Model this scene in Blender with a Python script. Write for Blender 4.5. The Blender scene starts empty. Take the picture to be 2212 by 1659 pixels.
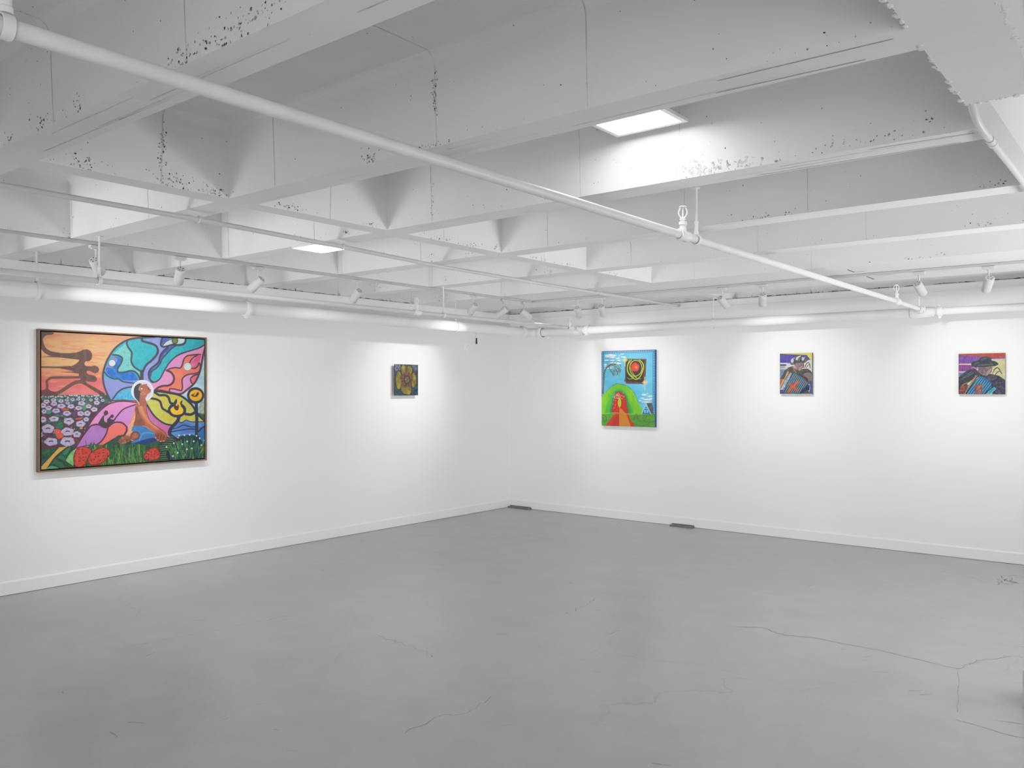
import bpy, bmesh, math, random
import numpy as np
from math import radians, pi, sin, cos, tan, sqrt
from mathutils import Vector, Matrix

random.seed(7)
S = bpy.context.scene
COL = S.collection

# ------------------------------------------------------------------ room constants (metres)
ZR = 2.44            # underside of the ribs
ZT = 2.80            # top of the coffers
CAM = (6.652, -8.264, 1.5)
YAW = 38.7
FOC = 1802.0         # focal length in pixels of the 2212 px wide frame

# ------------------------------------------------------------------ small helpers
def lin(c):
    return tuple(((v / 255) / 12.92 if v / 255 <= 0.04045 else ((v / 255 + 0.055) / 1.055) ** 2.4) for v in c)

def link(o):
    COL.objects.link(o); return o

def obj(name, bm, mats, parent=None, smooth=False, loc=None, fixn=True):
    me = bpy.data.meshes.new(name)
    if fixn: bmesh.ops.recalc_face_normals(bm, faces=bm.faces)
    bm.to_mesh(me); bm.free()
    if not isinstance(mats, (list, tuple)):
        mats = [mats]
    for m in mats:
        me.materials.append(m)
    o = bpy.data.objects.new(name, me)
    link(o)
    if smooth:
        for p in me.polygons:
            p.use_smooth = True
        try:
            me.set_sharp_from_angle(angle=radians(40))
        except Exception:
            pass
    if parent is not None:
        o.parent = parent
    if loc is not None:
        o.location = loc
    return o

def tag(o, label, cat, group=None):
    o['label'] = label; o['category'] = cat
    if group: o['group'] = group
    return o

def struct(o):
    o['kind'] = 'structure'; return o

def empty(name, loc, label, cat, group=None):
    o = bpy.data.objects.new(name, None); link(o)
    o.location = loc; o.empty_display_size = 0.05
    return tag(o, label, cat, group)

def box(bm, lo, hi, mi=0, bev=0.0):
    lo = Vector(lo); hi = Vector(hi)
    vs = [bm.verts.new((x, y, z)) for x in (lo.x, hi.x) for y in (lo.y, hi.y) for z in (lo.z, hi.z)]
    fs = []
    for q in ((0, 1, 3, 2), (4, 6, 7, 5), (0, 4, 5, 1), (2, 3, 7, 6), (0, 2, 6, 4), (1, 5, 7, 3)):
        f = bm.faces.new([vs[i] for i in q]); f.material_index = mi; fs.append(f)
    if bev > 0:
        es = list({e for f in fs for e in f.edges})
        bmesh.ops.bevel(bm, geom=es, offset=bev, segments=2, affect='EDGES', profile=0.5)
    return fs

def frame_of(d):
    d = Vector(d).normalized()
    a = Vector((0, 0, 1)) if abs(d.z) < 0.9 else Vector((1, 0, 0))
    u = d.cross(a).normalized(); v = d.cross(u).normalized()
    return d, u, v

def lathe(bm, p, d, prof, n=24, mi=0, caps=True):
    """prof: list of (distance along d, radius)"""
    p = Vector(p); d, u, v = frame_of(d)
    rings = []
    for t, r in prof:
        c = p + d * t
        rings.append([bm.verts.new(c + (u * cos(2 * pi * i / n) + v * sin(2 * pi * i / n)) * r) for i in range(n)])
    for a, b in zip(rings, rings[1:]):
        for i in range(n):
            f = bm.faces.new((a[i], a[(i + 1) % n], b[(i + 1) % n], b[i])); f.material_index = mi
    if caps:
        f = bm.faces.new(list(reversed(rings[0]))); f.material_index = mi
        f = bm.faces.new(rings[-1]); f.material_index = mi

def tube(bm, pts, r, n=16, mi=0, caps=True, closed=False):
    pts = [Vector(p) for p in pts]
    m = len(pts); rings = []
    ref = None
    for i, p in enumerate(pts):
        if closed:
            d = (pts[(i + 1) % m] - pts[i - 1]).normalized()
        else:
            d = (pts[min(i + 1, m - 1)] - pts[max(i - 1, 0)]).normalized()
        if ref is None:
            _, u, v = frame_of(d)
        else:
            u = (ref - d * ref.dot(d)).normalized(); v = d.cross(u)
        ref = u
        rings.append([bm.verts.new(p + (u * cos(2 * pi * k / n) + v * sin(2 * pi * k / n)) * r) for k in range(n)])
    pairs = list(zip(rings, rings[1:])) + ([(rings[-1], rings[0])] if closed else [])
    for a, b in pairs:
        for k in range(n):
            f = bm.faces.new((a[k], a[(k + 1) % n], b[(k + 1) % n], b[k])); f.material_index = mi
    if caps and not closed:
        bm.faces.new(list(reversed(rings[0]))).material_index = mi
        bm.faces.new(rings[-1]).material_index = mi

def torus(bm, c, axis, R, r, n=28, m=8, mi=0, a0=0, a1=2 * pi, flat=1.0):
    c = Vector(c); d, u, v = frame_of(axis)
    full = abs(a1 - a0 - 2 * pi) < 1e-6
    rings = []
    cnt = n if full else n + 1
    for i in range(cnt):
        a = a0 + (a1 - a0) * i / n
        e = u * cos(a) + v * sin(a)
        rings.append([bm.verts.new(c + e * (R + r * cos(2 * pi * k / m)) + d * (r * flat * sin(2 * pi * k / m))) for k in range(m)])
    for i in range(n):
        a, b = rings[i], rings[(i + 1) % cnt]
        for k in range(m):
            bm.faces.new((a[k], a[(k + 1) % m], b[(k + 1) % m], b[k])).material_index = mi

# ------------------------------------------------------------------ materials
def newmat(name):
    m = bpy.data.materials.new(name); m.use_nodes = True
    nt = m.node_tree; b = nt.nodes['Principled BSDF']
    return m, nt, b

def N(nt, t, **kw):
    n = nt.nodes.new(t)
    for k, v in kw.items():
        setattr(n, k, v)
    return n

def mat_paint(name, c, rough=0.5, bump=0.05, scale=40, var=0.04, spec=0.3, big=1.5):
    m, nt, b = newmat(name)
    tc = N(nt, 'ShaderNodeNewGeometry')
    n1 = N(nt, 'ShaderNodeTexNoise'); n1.inputs['Scale'].default_value = big; n1.inputs['Detail'].default_value = 5
    nt.links.new(tc.outputs['Position'], n1.inputs['Vector'])
    r = N(nt, 'ShaderNodeValToRGB')
    r.color_ramp.elements[0].position = 0.3; r.color_ramp.elements[1].position = 0.7
    r.color_ramp.elements[0].color = (*[v * (1 - var) for v in c], 1)
    r.color_ramp.elements[1].color = (*[min(1, v * (1 + var)) for v in c], 1)
    nt.links.new(n1.outputs['Fac'], r.inputs['Fac'])
    nt.links.new(r.outputs['Color'], b.inputs['Base Color'])
    b.inputs['Roughness'].default_value = rough
    b.inputs['Specular IOR Level'].default_value = spec
    if bump > 0:
        n2 = N(nt, 'ShaderNodeTexNoise'); n2.inputs['Scale'].default_value = scale; n2.inputs['Detail'].default_value = 6
        nt.links.new(tc.outputs['Position'], n2.inputs['Vector'])
        bp = N(nt, 'ShaderNodeBump'); bp.inputs['Strength'].default_value = bump; bp.inputs['Distance'].default_value = 0.01
        nt.links.new(n2.outputs['Fac'], bp.inputs['Height'])
        nt.links.new(bp.outputs['Normal'], b.inputs['Normal'])
    return m

M_WALL = mat_paint('wall paint', (0.86, 0.86, 0.855), 0.6, 0.03, 60, 0.012)
M_BASE = mat_paint('baseboard paint', (0.84, 0.84, 0.835), 0.4, 0.02, 60, 0.01)
M_BRANCH = mat_paint('branch pipe paint', (0.60, 0.605, 0.61), 0.38, 0.10, 30, 0.03, 0.4, 6)
M_MAIN = mat_paint('long pipe paint', (0.71, 0.71, 0.705), 0.38, 0.12, 22, 0.05, 0.4, 9)
M_PIPE = mat_paint('pipe paint', (0.80, 0.80, 0.79), 0.38, 0.10, 30, 0.03, 0.4, 6)
M_METAL = mat_paint('track paint', (0.50, 0.50, 0.505), 0.4, 0.0, 60, 0.01)
M_HEAD = mat_paint('lamp housing paint', (0.60, 0.60, 0.598), 0.42, 0.0, 60, 0.01)
M_DARK = mat_paint('dark vent', (0.10, 0.10, 0.10), 0.6, 0.0)
M_BLACK = mat_paint('black plastic', (0.02, 0.02, 0.02), 0.5, 0.0)
M_SEAM = mat_paint('formwork seam', (0.60, 0.60, 0.59), 0.7, 0.3, 80, 0.3, 0.2, 25)
M_PIT = mat_paint('void in concrete', (0.10, 0.10, 0.095), 0.9, 0.0, 40, 0.5, 0.1, 60)
M_PIT2 = mat_paint('shallow void in concrete', (0.36, 0.36, 0.355), 0.9, 0.0, 40, 0.3, 0.1, 60)
M_CHIP = mat_paint('chipped concrete', (0.60, 0.60, 0.59), 0.8, 0.5, 120, 0.25, 0.1, 60)
M_PLATE = mat_paint('grey metal strip', (0.16, 0.165, 0.165), 0.45, 0.0, 60, 0.1, 0.5, 10)
M_FRAME = mat_paint('walnut stained wood', lin((112, 92, 76)), 0.5, 0.08, 120, 0.15, 0.3, 14)
M_GAP = mat_paint('black float gap', (0.012, 0.010, 0.009), 0.7, 0.0)

def mat_concrete():
    m, nt, b = newmat('painted concrete ceiling')
    g = N(nt, 'ShaderNodeNewGeometry')
    n1 = N(nt, 'ShaderNodeTexNoise'); n1.inputs['Scale'].default_value = 2.2; n1.inputs['Detail'].default_value = 6
    nt.links.new(g.outputs['Position'], n1.inputs['Vector'])
    r = N(nt, 'ShaderNodeValToRGB')
    r.color_ramp.elements[0].position = 0.3; r.color_ramp.elements[1].position = 0.7
    r.color_ramp.elements[0].color = (0.76, 0.76, 0.76, 1); r.color_ramp.elements[1].color = (0.81, 0.81, 0.805, 1)
    nt.links.new(n1.outputs['Fac'], r.inputs['Fac'])
    # pin holes
    v = N(nt, 'ShaderNodeTexVoronoi'); v.inputs['Scale'].default_value = 9.0
    nt.links.new(g.outputs['Position'], v.inputs['Vector'])
    lt = N(nt, 'ShaderNodeMath', operation='LESS_THAN'); lt.inputs[1].default_value = 0.03
    nt.links.new(v.outputs['Distance'], lt.inputs[0])
    mx = N(nt, 'ShaderNodeMix', data_type='RGBA')
    nt.links.new(lt.outputs[0], mx.inputs[0]); nt.links.new(r.outputs['Color'], mx.inputs[6])
    mx.inputs[7].default_value = (0.33, 0.33, 0.33, 1)
    nt.links.new(mx.outputs[2], b.inputs['Base Color'])
    b.inputs['Roughness'].default_value = 0.6; b.inputs['Specular IOR Level'].default_value = 0.25
    n2 = N(nt, 'ShaderNodeTexNoise'); n2.inputs['Scale'].default_value = 18; n2.inputs['Detail'].default_value = 8
    nt.links.new(g.outputs['Position'], n2.inputs['Vector'])
    bp = N(nt, 'ShaderNodeBump'); bp.inputs['Strength'].default_value = 0.18; bp.inputs['Distance'].default_value = 0.01
    nt.links.new(n2.outputs['Fac'], bp.inputs['Height']); nt.links.new(bp.outputs['Normal'], b.inputs['Normal'])
    return m
M_CONC = mat_concrete()

def mat_floor():
    m, nt, b = newmat('grey painted concrete floor')
    g = N(nt, 'ShaderNodeNewGeometry')
    P = g.outputs['Position']
    def noise(scale, det=6, rough=0.6, vec=None, dist=0.0):
        n = N(nt, 'ShaderNodeTexNoise'); n.inputs['Scale'].default_value = scale; n.inputs['Detail'].default_value = det
        n.inputs['Roughness'].default_value = rough; n.inputs['Distortion'].default_value = dist
        nt.links.new(vec or P, n.inputs['Vector']); return n.outputs['Fac']
    def ramp(fac, p0, c0, p1, c1):
        r = N(nt, 'ShaderNodeValToRGB'); e = r.color_ramp.elements
        e[0].position = p0; e[1].position = p1; e[0].color = (*c0, 1); e[1].color = (*c1, 1)
        nt.links.new(fac, r.inputs['Fac']); return r.outputs['Color']
    def mix(fac, a, bb, mode='MIX'):
        x = N(nt, 'ShaderNodeMix', data_type='RGBA', blend_type=mode)
        if isinstance(fac, float): x.inputs[0].default_value = fac
        else: nt.links.new(fac, x.inputs[0])
        nt.links.new(a, x.inputs[6])
        if isinstance(bb, tuple): x.inputs[7].default_value = (*bb, 1)
        else: nt.links.new(bb, x.inputs[7])
        return x.outputs[2]
    base = ramp(noise(0.55, 4), 0.3, (0.34, 0.344, 0.346), 0.7, (0.368, 0.375, 0.383))
    mid = ramp(noise(3.5, 8, 0.65), 0.35, (0.92, 0.92, 0.905), 0.65, (1.03, 1.03, 1.035))
    c = mix(1.0, base, mid, 'MULTIPLY')
    # scuffs: stretched noise, patchy
    mp = N(nt, 'ShaderNodeMapping'); mp.inputs['Scale'].default_value = (75, 15, 1); mp.inputs['Rotation'].default_value = (0, 0, radians(35))
    nt.links.new(P, mp.inputs['Vector'])
    sc = ramp(noise(1.0, 8, 0.7, mp.outputs['Vector'], 0.6), 0.58, (0, 0, 0), 0.70, (1, 1, 1))
    pm = ramp(noise(1.3, 5, 0.6), 0.48, (0, 0, 0), 0.66, (1, 1, 1))
    k = mix(1.0, sc, pm, 'MULTIPLY')
    kk = N(nt, 'ShaderNodeMath', operation='MULTIPLY'); kk.inputs[1].default_value = 0.32
    nt.links.new(k, kk.inputs[0])
    c = mix(kk.outputs[0], c, (0.25, 0.245, 0.235))
    # hairline cracks
    dn = N(nt, 'ShaderNodeTexNoise'); dn.inputs['Scale'].default_value = 1.4; dn.inputs['Detail'].default_value = 7
    nt.links.new(P, dn.inputs['Vector'])
    va = N(nt, 'ShaderNodeVectorMath', operation='MULTIPLY_ADD'); va.inputs[1].default_value = (0.9, 0.9, 0)
    nt.links.new(dn.outputs['Color'], va.inputs[0]); nt.links.new(P, va.inputs[2])
    vo = N(nt, 'ShaderNodeTexVoronoi', feature='DISTANCE_TO_EDGE'); vo.inputs['Scale'].default_value = 0.55
    nt.links.new(va.outputs[0], vo.inputs['Vector'])
    cr = ramp(vo.outputs['Distance'], 0.0, (1, 1, 1), 0.0035, (0, 0, 0))
    cm = ramp(noise(0.8, 3), 0.50, (0, 0, 0), 0.62, (1, 1, 1))
    k2 = mix(1.0, cr, cm, 'MULTIPLY')
    k3 = N(nt, 'ShaderNodeMath', operation='MULTIPLY'); k3.inputs[1].default_value = 0.35
    nt.links.new(k2, k3.inputs[0])
    c = mix(k3.outputs[0], c, (0.14, 0.138, 0.132))
    nt.links.new(c, b.inputs['Base Color'])
    rr = ramp(noise(2.2, 6), 0.3, (0.29, 0.29, 0.29), 0.7, (0.35, 0.35, 0.35))
    nt.links.new(rr, b.inputs['Roughness'])
    b.inputs['Specular IOR Level'].default_value = 0.5
    bp = N(nt, 'ShaderNodeBump'); bp.inputs['Strength'].default_value = 0.06; bp.inputs['Distance'].default_value = 0.01
    nt.links.new(noise(7, 8, 0.6), bp.inputs['Height']); nt.links.new(bp.outputs['Normal'], b.inputs['Normal'])
    return m
M_FLOOR = mat_floor()

def mat_emit(name, c, s):
    m = bpy.data.materials.new(name); m.use_nodes = True
    nt = m.node_tree; nt.nodes.clear()
    e = nt.nodes.new('ShaderNodeEmission'); o = nt.nodes.new('ShaderNodeOutputMaterial')
    e.inputs['Color'].default_value = (*c, 1); e.inputs['Strength'].default_value = s
    nt.links.new(e.outputs[0], o.inputs['Surface'])
    return m
PANEL_E = 18.0
M_PANEL = mat_emit('lit diffuser', (1.0, 0.995, 0.98), PANEL_E)
M_PANEL_B = mat_emit('bright lit diffuser', (1.0, 0.995, 0.98), 50.0)
M_LENS = mat_emit('lit lamp lens', (1.0, 0.98, 0.94), 6.0)
M_LENS_OFF = mat_paint('lamp lens', (0.55, 0.55, 0.55), 0.2, 0.0)

# ------------------------------------------------------------------ room shell
XE, YB = 11.5, -13.0
M_CRACK = mat_paint('floor crack', (0.195, 0.195, 0.195), 0.5, 0.0, 40, 0.25, 0.3, 30)
bm = bmesh.new(); box(bm, (-0.12, YB, -0.1), (XE, 0.12, 0.0))
_r = random.Random(4)
def crack(bm, pts, w, jit=0.012):
    fine = []
    for (x0, y0), (x1, y1) in zip(pts, pts[1:]):
        n = max(2, int(sqrt((x1 - x0) ** 2 + (y1 - y0) ** 2) / 0.035))
        for k in range(n): fine.append((x0 + (x1 - x0) * k / n + _r.gauss(0, jit), y0 + (y1 - y0) * k / n + _r.gauss(0, jit)))
    fine.append(pts[-1])
    for (x0, y0), (x1, y1) in zip(fine, fine[1:]):
        d = Vector((x1 - x0, y1 - y0, 0)); t = Vector((-d.y, d.x, 0)).normalized() * w * _r.uniform(0.35, 1.0) / 2
        a, b = Vector((x0, y0, 0.0006)), Vector((x1, y1, 0.0006))
        bm.faces.new([bm.verts.new(q) for q in (a - t, b - t, b + t, a + t)]).material_index = 1
for pts, w, j in [([(4.391, -3.317), (4.483, -3.265), (4.602, -3.195), (4.723, -3.255), (4.784, -3.256), (4.935, -3.207), (5.127, -3.217), (5.307, -3.216), (5.395, -3.231), (5.539, -3.26), (5.721, -3.29)], 0.006, 0.006),
               ([(5.721, -3.29), (5.774, -3.072), (5.924, -2.86), (5.97, -2.833)], 0.005, 0.01), ([(5.732, -3.327), (5.845, -3.952)], 0.003, 0.002), ([(5.854, -4.062), (5.964, -4.074), (6.074, -4.1), (6.128, -4.093)], 0.005, 0.003),
               ([(5.553, -0.947), (5.542, -0.612), (5.568, -0.549), (5.626, -0.502)], 0.010, 0.02), ([(5.562, -0.861), (5.66, -0.899)], 0.010, 0.02), ([(5.575, -0.689), (5.634, -0.843)], 0.012, 0.02), ([(5.56, -0.75), (5.65, -0.80), (5.60, -0.60)], 0.010, 0.02),
               ([(2.828, -4.823), (3.005, -4.837), (3.219, -4.857), (3.396, -4.906)], 0.005, 0.012), ([(3.466, -3.726), (3.459, -3.553), (3.393, -3.22)], 0.005, 0.014), ([(4.005, -5.694), (4.014, -5.468), (4.079, -5.381), (4.032, -5.159)], 0.004, 0.01), ([(1.866, -5.941), (1.953, -5.5), (2.047, -4.892)], 0.004, 0.006)]:
    crack(bm, pts, w, j)
for _ in range(120):      # short scratches
    x, y, a, L = _r.uniform(0.8, 8.5), _r.uniform(-7.4, -0.4), _r.gauss(0.7, 0.5), _r.uniform(0.01, 0.10)
    crack(bm, [(x, y), (x + L * cos(a), y + L * sin(a))], _r.uniform(0.002, 0.006), 0.003)
struct(obj('floor', bm, [M_FLOOR, M_CRACK], fixn=False))
bm = bmesh.new(); box(bm, (-0.12, YB, 0.0), (0.0, 0.12, ZR)); struct(obj('wall_left', bm, M_WALL))
bm = bmesh.new(); box(bm, (0.0, 0.0, 0.0), (XE, 0.12, ZR)); struct(obj('wall_right', bm, M_WALL))

def baseboard(name, a, b, nrm, h=0.10, t=0.013):
    """profile with a small rounded top, from a to b, standing out along nrm"""
    a = Vector(a); b = Vector(b); n = Vector(nrm)
    prof = [(0, 0.003), (t, 0.003), (t, h - 0.012), (t * 0.75, h - 0.004), (t * 0.35, h), (0, h)]
    bm = bmesh.new()
    r0 = [bm.verts.new(a + n * p + Vector((0, 0, z))) for p, z in prof]
    r1 = [bm.verts.new(b + n * p + Vector((0, 0, z))) for p, z in prof]
    k = len(prof)
    for i in range(k):
        bm.faces.new((r0[i], r0[(i + 1) % k], r1[(i + 1) % k], r1[i]))
    bm.faces.new(r0); bm.faces.new(list(reversed(r1)))
    return struct(obj(name, bm, M_BASE))
baseboard('baseboard_left', (0, YB, 0), (0, 0, 0), (1, 0, 0))
baseboard('baseboard_right', (0.013, 0, 0), (XE, 0, 0), (0, -1, 0))
bm = bmesh.new(); box(bm, (0.0, -0.030, 2.372), (XE, 0.0, 2.436), 0, 0.008); struct(obj('trim_1', bm, M_BASE))

# ---- coffered ceiling
rows = []
near = [-12.22, -11.17, -10.12, -9.07, -8.02, -6.97, -5.92, -4.865, -3.80, -2.74, -1.70]
wid = 0.165
rowspan = [(n + wid, m) for n, m in zip(near, near[1:])]
coffers = []
for y0, y1 in rowspan:
    coffers.append((-0.05, 1.10, y0, y1))
    coffers.append((1.24, 2.85, y0, y1))
    coffers.append((2.98, 9.2, y0, y1) if y0 > -3.9 else (2.98, 6.097, y0, y1))
for y0, y1 in [(-12.0, -10.2), (-10.0, -8.1), (-7.9, -5.36)]:
    coffers.append((6.305, 9.2, y0, y1))
coffers.append((6.165, 9.2, -5.165, -3.80))
for x0, x1 in [(-0.05, 1.0), (1.24, 2.85), (2.99, 6.0), (6.2, 9.2)]:
    coffers.append((x0, x1, -0.55, 0.06))

def build_ceiling():
    bm = bmesh.new()
    xs = sorted({-0.2, XE} | {c[0] for c in coffers} | {c[1] for c in coffers})
    ys = sorted({YB, 0.2} | {c[2] for c in coffers} | {c[3] for c in coffers})
    cache = {}
    def V(x, y, z):
        k = (round(x, 4), round(y, 4), round(z, 4))
        if k not in cache: cache[k] = bm.verts.new((x, y, z))
        return cache[k]
    def inside(x, y):
        return any(a < x < b and c < y < d for a, b, c, d in coffers)
    for i in range(len(xs) - 1):
        for j in range(len(ys) - 1):
            xc, yc = (xs[i] + xs[i + 1]) / 2, (ys[j] + ys[j + 1]) / 2
            if not inside(xc, yc):
                bm.faces.new((V(xs[i], ys[j], ZR), V(xs[i], ys[j + 1], ZR), V(xs[i + 1], ys[j + 1], ZR), V(xs[i + 1], ys[j], ZR)))
    R = 0.05
    for x0, x1, y0, y1 in coffers:
        prof = [(0.0, ZR), (0.012, ZT - R)]
        for k in range(1, 7):
            a = k / 6 * pi / 2
            prof.append((0.012 + R * (1 - cos(a)), ZT - R + R * sin(a)))
        rings = []
        for ins, z in prof:
            rings.append([bm.verts.new(p) for p in ((x0 + ins, y0 + ins, z), (x1 - ins, y0 + ins, z), (x1 - ins, y1 - ins, z), (x0 + ins, y1 - ins, z))])
        for a, b in zip(rings, rings[1:]):
            for i in range(4):
                bm.faces.new((a[i], a[(i + 1) % 4], b[(i + 1) % 4], b[i]))
        bm.faces.new(rings[-1])
    # slab above
    box(bm, (-0.2, YB, ZT + 0.04), (XE, 0.2, ZT + 0.2))
    for f in bm.faces: f.material_index = 0

    # ---- marks cast into the concrete: formwork seams, voids and chips, all part of the ceiling mesh
    rnd = random.Random(11)
    def blob(o, u, v, n, r, mi):
        """irregular flat patch 0.8 mm off the surface"""
        k = rnd.randint(6, 9); a0 = rnd.random() * 6.3
        st = rnd.uniform(0.3, 1.0); ang = rnd.random() * pi
        pts = []
        for i in range(k):
            a = a0 + 2 * pi * i / k; q = r * rnd.uniform(0.55, 1.1)
            x, y = q * cos(a), q * sin(a) * st
            pts.append(o + u * (x * cos(ang) - y * sin(ang)) + v * (x * sin(ang) + y * cos(ang)) + n * 0.0012)
        f = bm.faces.new([bm.verts.new(p) for p in pts]); f.material_index = mi
    X, Y, Z = Vector((1, 0, 0)), Vector((0, 1, 0)), Vector((0, 0, 1))
    ta = 0.012 / (ZT - R - ZR)
    def ynear(x, y, z):   # point on a face that looks towards -y (near face of a rib); taper followed
        return Vector((x, y - (z - ZR) * ta, z)), X, Z, -Y
    def xface(x, y, z):   # face that looks towards +x
        return Vector((x + (z - ZR) * ta, y, z)), Y, Z, X
    def pit(fn, a, b, z, r, mi=1):
        blob(*fn(a, b, z), r, mi)
    def scatter_face(fn, horiz, fixed, a0, a1, dens, lo=ZR + 0.01, hi=ZT - 0.07):
        for _ in range(int(dens * (a1 - a0))):
            a = rnd.uniform(a0, a1); z = rnd.uniform(lo, hi)
            r = rnd.choice([0.0018, 0.0022, 0.003, 0.003, 0.0045])
            pit(fn, *( (a, fixed) if horiz else (fixed, a)), z, r, rnd.choice([1, 1, 2]))
    def edge_line(fn, horiz, fixed, a0, a1, dens, spread=0.022, rr=(0.001, 0.0035)):
        a = a0
        while a < a1:
            # clumps along the lower edge
            amp = 0.25 + 0.75 * max(0, sin(a * 3.1 + fixed * 5) * sin(a * 7.7 + fixed)) ** 1.2
            if rnd.random() < amp:
                z = ZR + abs(rnd.gauss(0, spread)) * (0.4 + amp) + 0.004
                pit(fn, *((a, fixed) if horiz else (fixed, a)), z, rnd.uniform(*rr) * (0.5 + amp), rnd.choice([1, 2, 2, 2]))
            a += rnd.uniform(0.3, 1.7) / dens
    def clump(fn, horiz, fixed, a, z, da, dz, cnt, rr=(0.001, 0.0065), mis=(1, 2, 2)):
        for _ in range(cnt):
            aa = a + rnd.gauss(0, da); zz = min(max(z + rnd.gauss(0, dz), ZR + 0.004), ZT - 0.07)
            pit(fn, *((aa, fixed) if horiz else (fixed, aa)), zz, rnd.uniform(*rr), rnd.choice(mis))
    for y in near[4:]:
        for x0, x1 in ((0.0, 1.08), (1.27, 2.82), (3.02, 6.06)):
            scatter_face(ynear, True, y, x0, x1, 10)
            edge_line(ynear, True, y, x0, x1, 30)
        for x in (1.24, 2.98):
            scatter_face(xface, False, x, y + wid + 0.05, y + 1.0, 8)
            edge_line(xface, False, x, y + wid + 0.03, y + 1.02, 34)
    for y in (-3.80, -2.74, -1.70):
        scatter_face(ynear, True, y, 6.1, 8.0, 6)
        edge_line(ynear, True, y, 6.1, 8.0, 24)
    # honeycombed stretches
    CL = [  # (face, along, fixed, height, spread along, spread up, count)
        (ynear, -6.97, 4.62, 2.47, 0.10, 0.022, 70), (ynear, -6.97, 4.80, 2.49, 0.08, 0.015, 30), (ynear, -6.97, 4.36, 2.46, 0.05, 0.02, 40),
        (ynear, -6.97, 3.72, 2.47, 0.02, 0.02, 18), (ynear, -6.97, 3.45, 2.46, 0.04, 0.02, 24), (ynear, -6.97, 3.12, 2.455, 0.05, 0.015, 20),
        (ynear, -5.92, 4.395, 2.64, 0.008, 0.05, 46), (ynear, -5.92, 4.00, 2.465, 0.025, 0.018, 44), (ynear, -5.92, 4.36, 2.45, 0.07, 0.006, 24),
        (ynear, -4.865, 3.36, 2.60, 0.008, 0.05, 20), (ynear, -4.865, 2.62, 2.47, 0.05, 0.012, 24), (ynear, -4.865, 2.1, 2.5, 0.03, 0.02, 10),
        (ynear, -4.865, 5.7, 2.475, 0.16, 0.02, 40), (ynear, -4.865, 5.93, 2.50, 0.012, 0.006, 8),
        (ynear, -3.80, 2.70, 2.47, 0.04, 0.016, 26), (ynear, -3.80, 2.30, 2.475, 0.02, 0.02, 18), (ynear, -3.80, 5.95, 2.46, 0.03, 0.012, 16), (ynear, -3.80, 4.9, 2.45, 0.12, 0.01, 18),
        (ynear, -2.74, 0.55, 2.50, 0.05, 0.03, 34), (ynear, -2.74, 1.45, 2.50, 0.02, 0.02, 22), (ynear, -2.74, 2.6, 2.46, 0.05, 0.012, 16), (ynear, -2.74, 5.75, 2.46, 0.04, 0.008, 16),
        (ynear, -1.70, 0.45, 2.48, 0.07, 0.02, 30), (ynear, -1.70, 5.1, 2.45, 0.1, 0.008, 14),
    ]
    for fn, y, x, z, da, dz, c in CL:
        clump(fn, True, y, x, z, da, dz, c)
    CX = [(2.98, -6.27, 2.62, 0.012, 0.07, 60), (2.98, -6.22, 2.475, 0.06, 0.018, 60), (2.98, -6.62, 2.475, 0.05, 0.02, 36),
          (2.98, -5.98, 2.46, 0.04, 0.015, 40), (2.98, -5.55, 2.46, 0.05, 0.008, 26), (2.98, -5.0, 2.455, 0.05, 0.008, 20), (2.98, -4.40, 2.46, 0.06, 0.012, 34),
          (2.98, -4.10, 2.455, 0.05, 0.01, 26), (2.98, -3.86, 2.47, 0.012, 0.02, 18), (2.98, -3.35, 2.455, 0.07, 0.012, 34), (2.98, -3.05, 2.45, 0.08, 0.006, 20),
          (2.98, -2.3, 2.455, 0.12, 0.01, 20), (1.24, -5.93, 2.46, 0.02, 0.03, 14)]
    for x, y, z, da, dz, c in CX:
        clump(xface, False, x, y, z, da, dz, c)
    # chipped, crumbling edge under the bright lamp
    clump(ynear, True, -4.865, 4.98, 2.475, 0.05, 0.02, 60, (0.004, 0.012), (3, 3, 3, 3, 2))
    clump(ynear, True, -4.865, 5.14, 2.46, 0.08, 0.012, 60, (0.003, 0.010), (3, 3, 3, 2))
    clump(ynear, True, -4.865, 4.92, 2.55, 0.012, 0.05, 18, (0.002, 0.006), (3, 3, 2))
    # vertical formwork seams, some running on over the coffer top
    def seam_y(x, y, back=0.55, w=0.0028, mi=4):
        o, u, v, n = ynear(x, y, ZR + 0.004); p = ynear(x, y, ZT - R)[0]
        seg = [o, p]
        for k in range(1, 7):
            a = k / 6 * pi / 2
            seg.append(Vector((x, y - 0.012 - R * (1 - cos(a)), ZT - R + R * sin(a))))
        seg.append(Vector((x, y - back, ZT)))
        off = Vector((0, -0.0016, -0.0016))
        for a, b in zip(seg, seg[1:]):
            vs = [bm.verts.new(q + off + X * s) for q, s in ((a, -w / 2), (a, w / 2), (b, w / 2), (b, -w / 2))]
            bm.faces.new(vs).material_index = mi
    def seam_x(x, y, back=0.5, w=0.0028, mi=4):
        seg = [xface(x, y, ZR + 0.004)[0], xface(x, y, ZT - R)[0]]
        for k in range(1, 7):
            a = k / 6 * pi / 2
            seg.append(Vector((x + 0.012 + R * (1 - cos(a)), y, ZT - R + R * sin(a))))
        seg.append(Vector((x + back, y, ZT)))
        off = Vector((0.0016, 0, -0.0016))
        for a, b in zip(seg, seg[1:]):
            vs = [bm.verts.new(q + off + Y * s) for q, s in ((a, -w / 2), (a, w / 2), (b, w / 2), (b, -w / 2))]
            bm.faces.new(vs).material_index = mi
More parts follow.
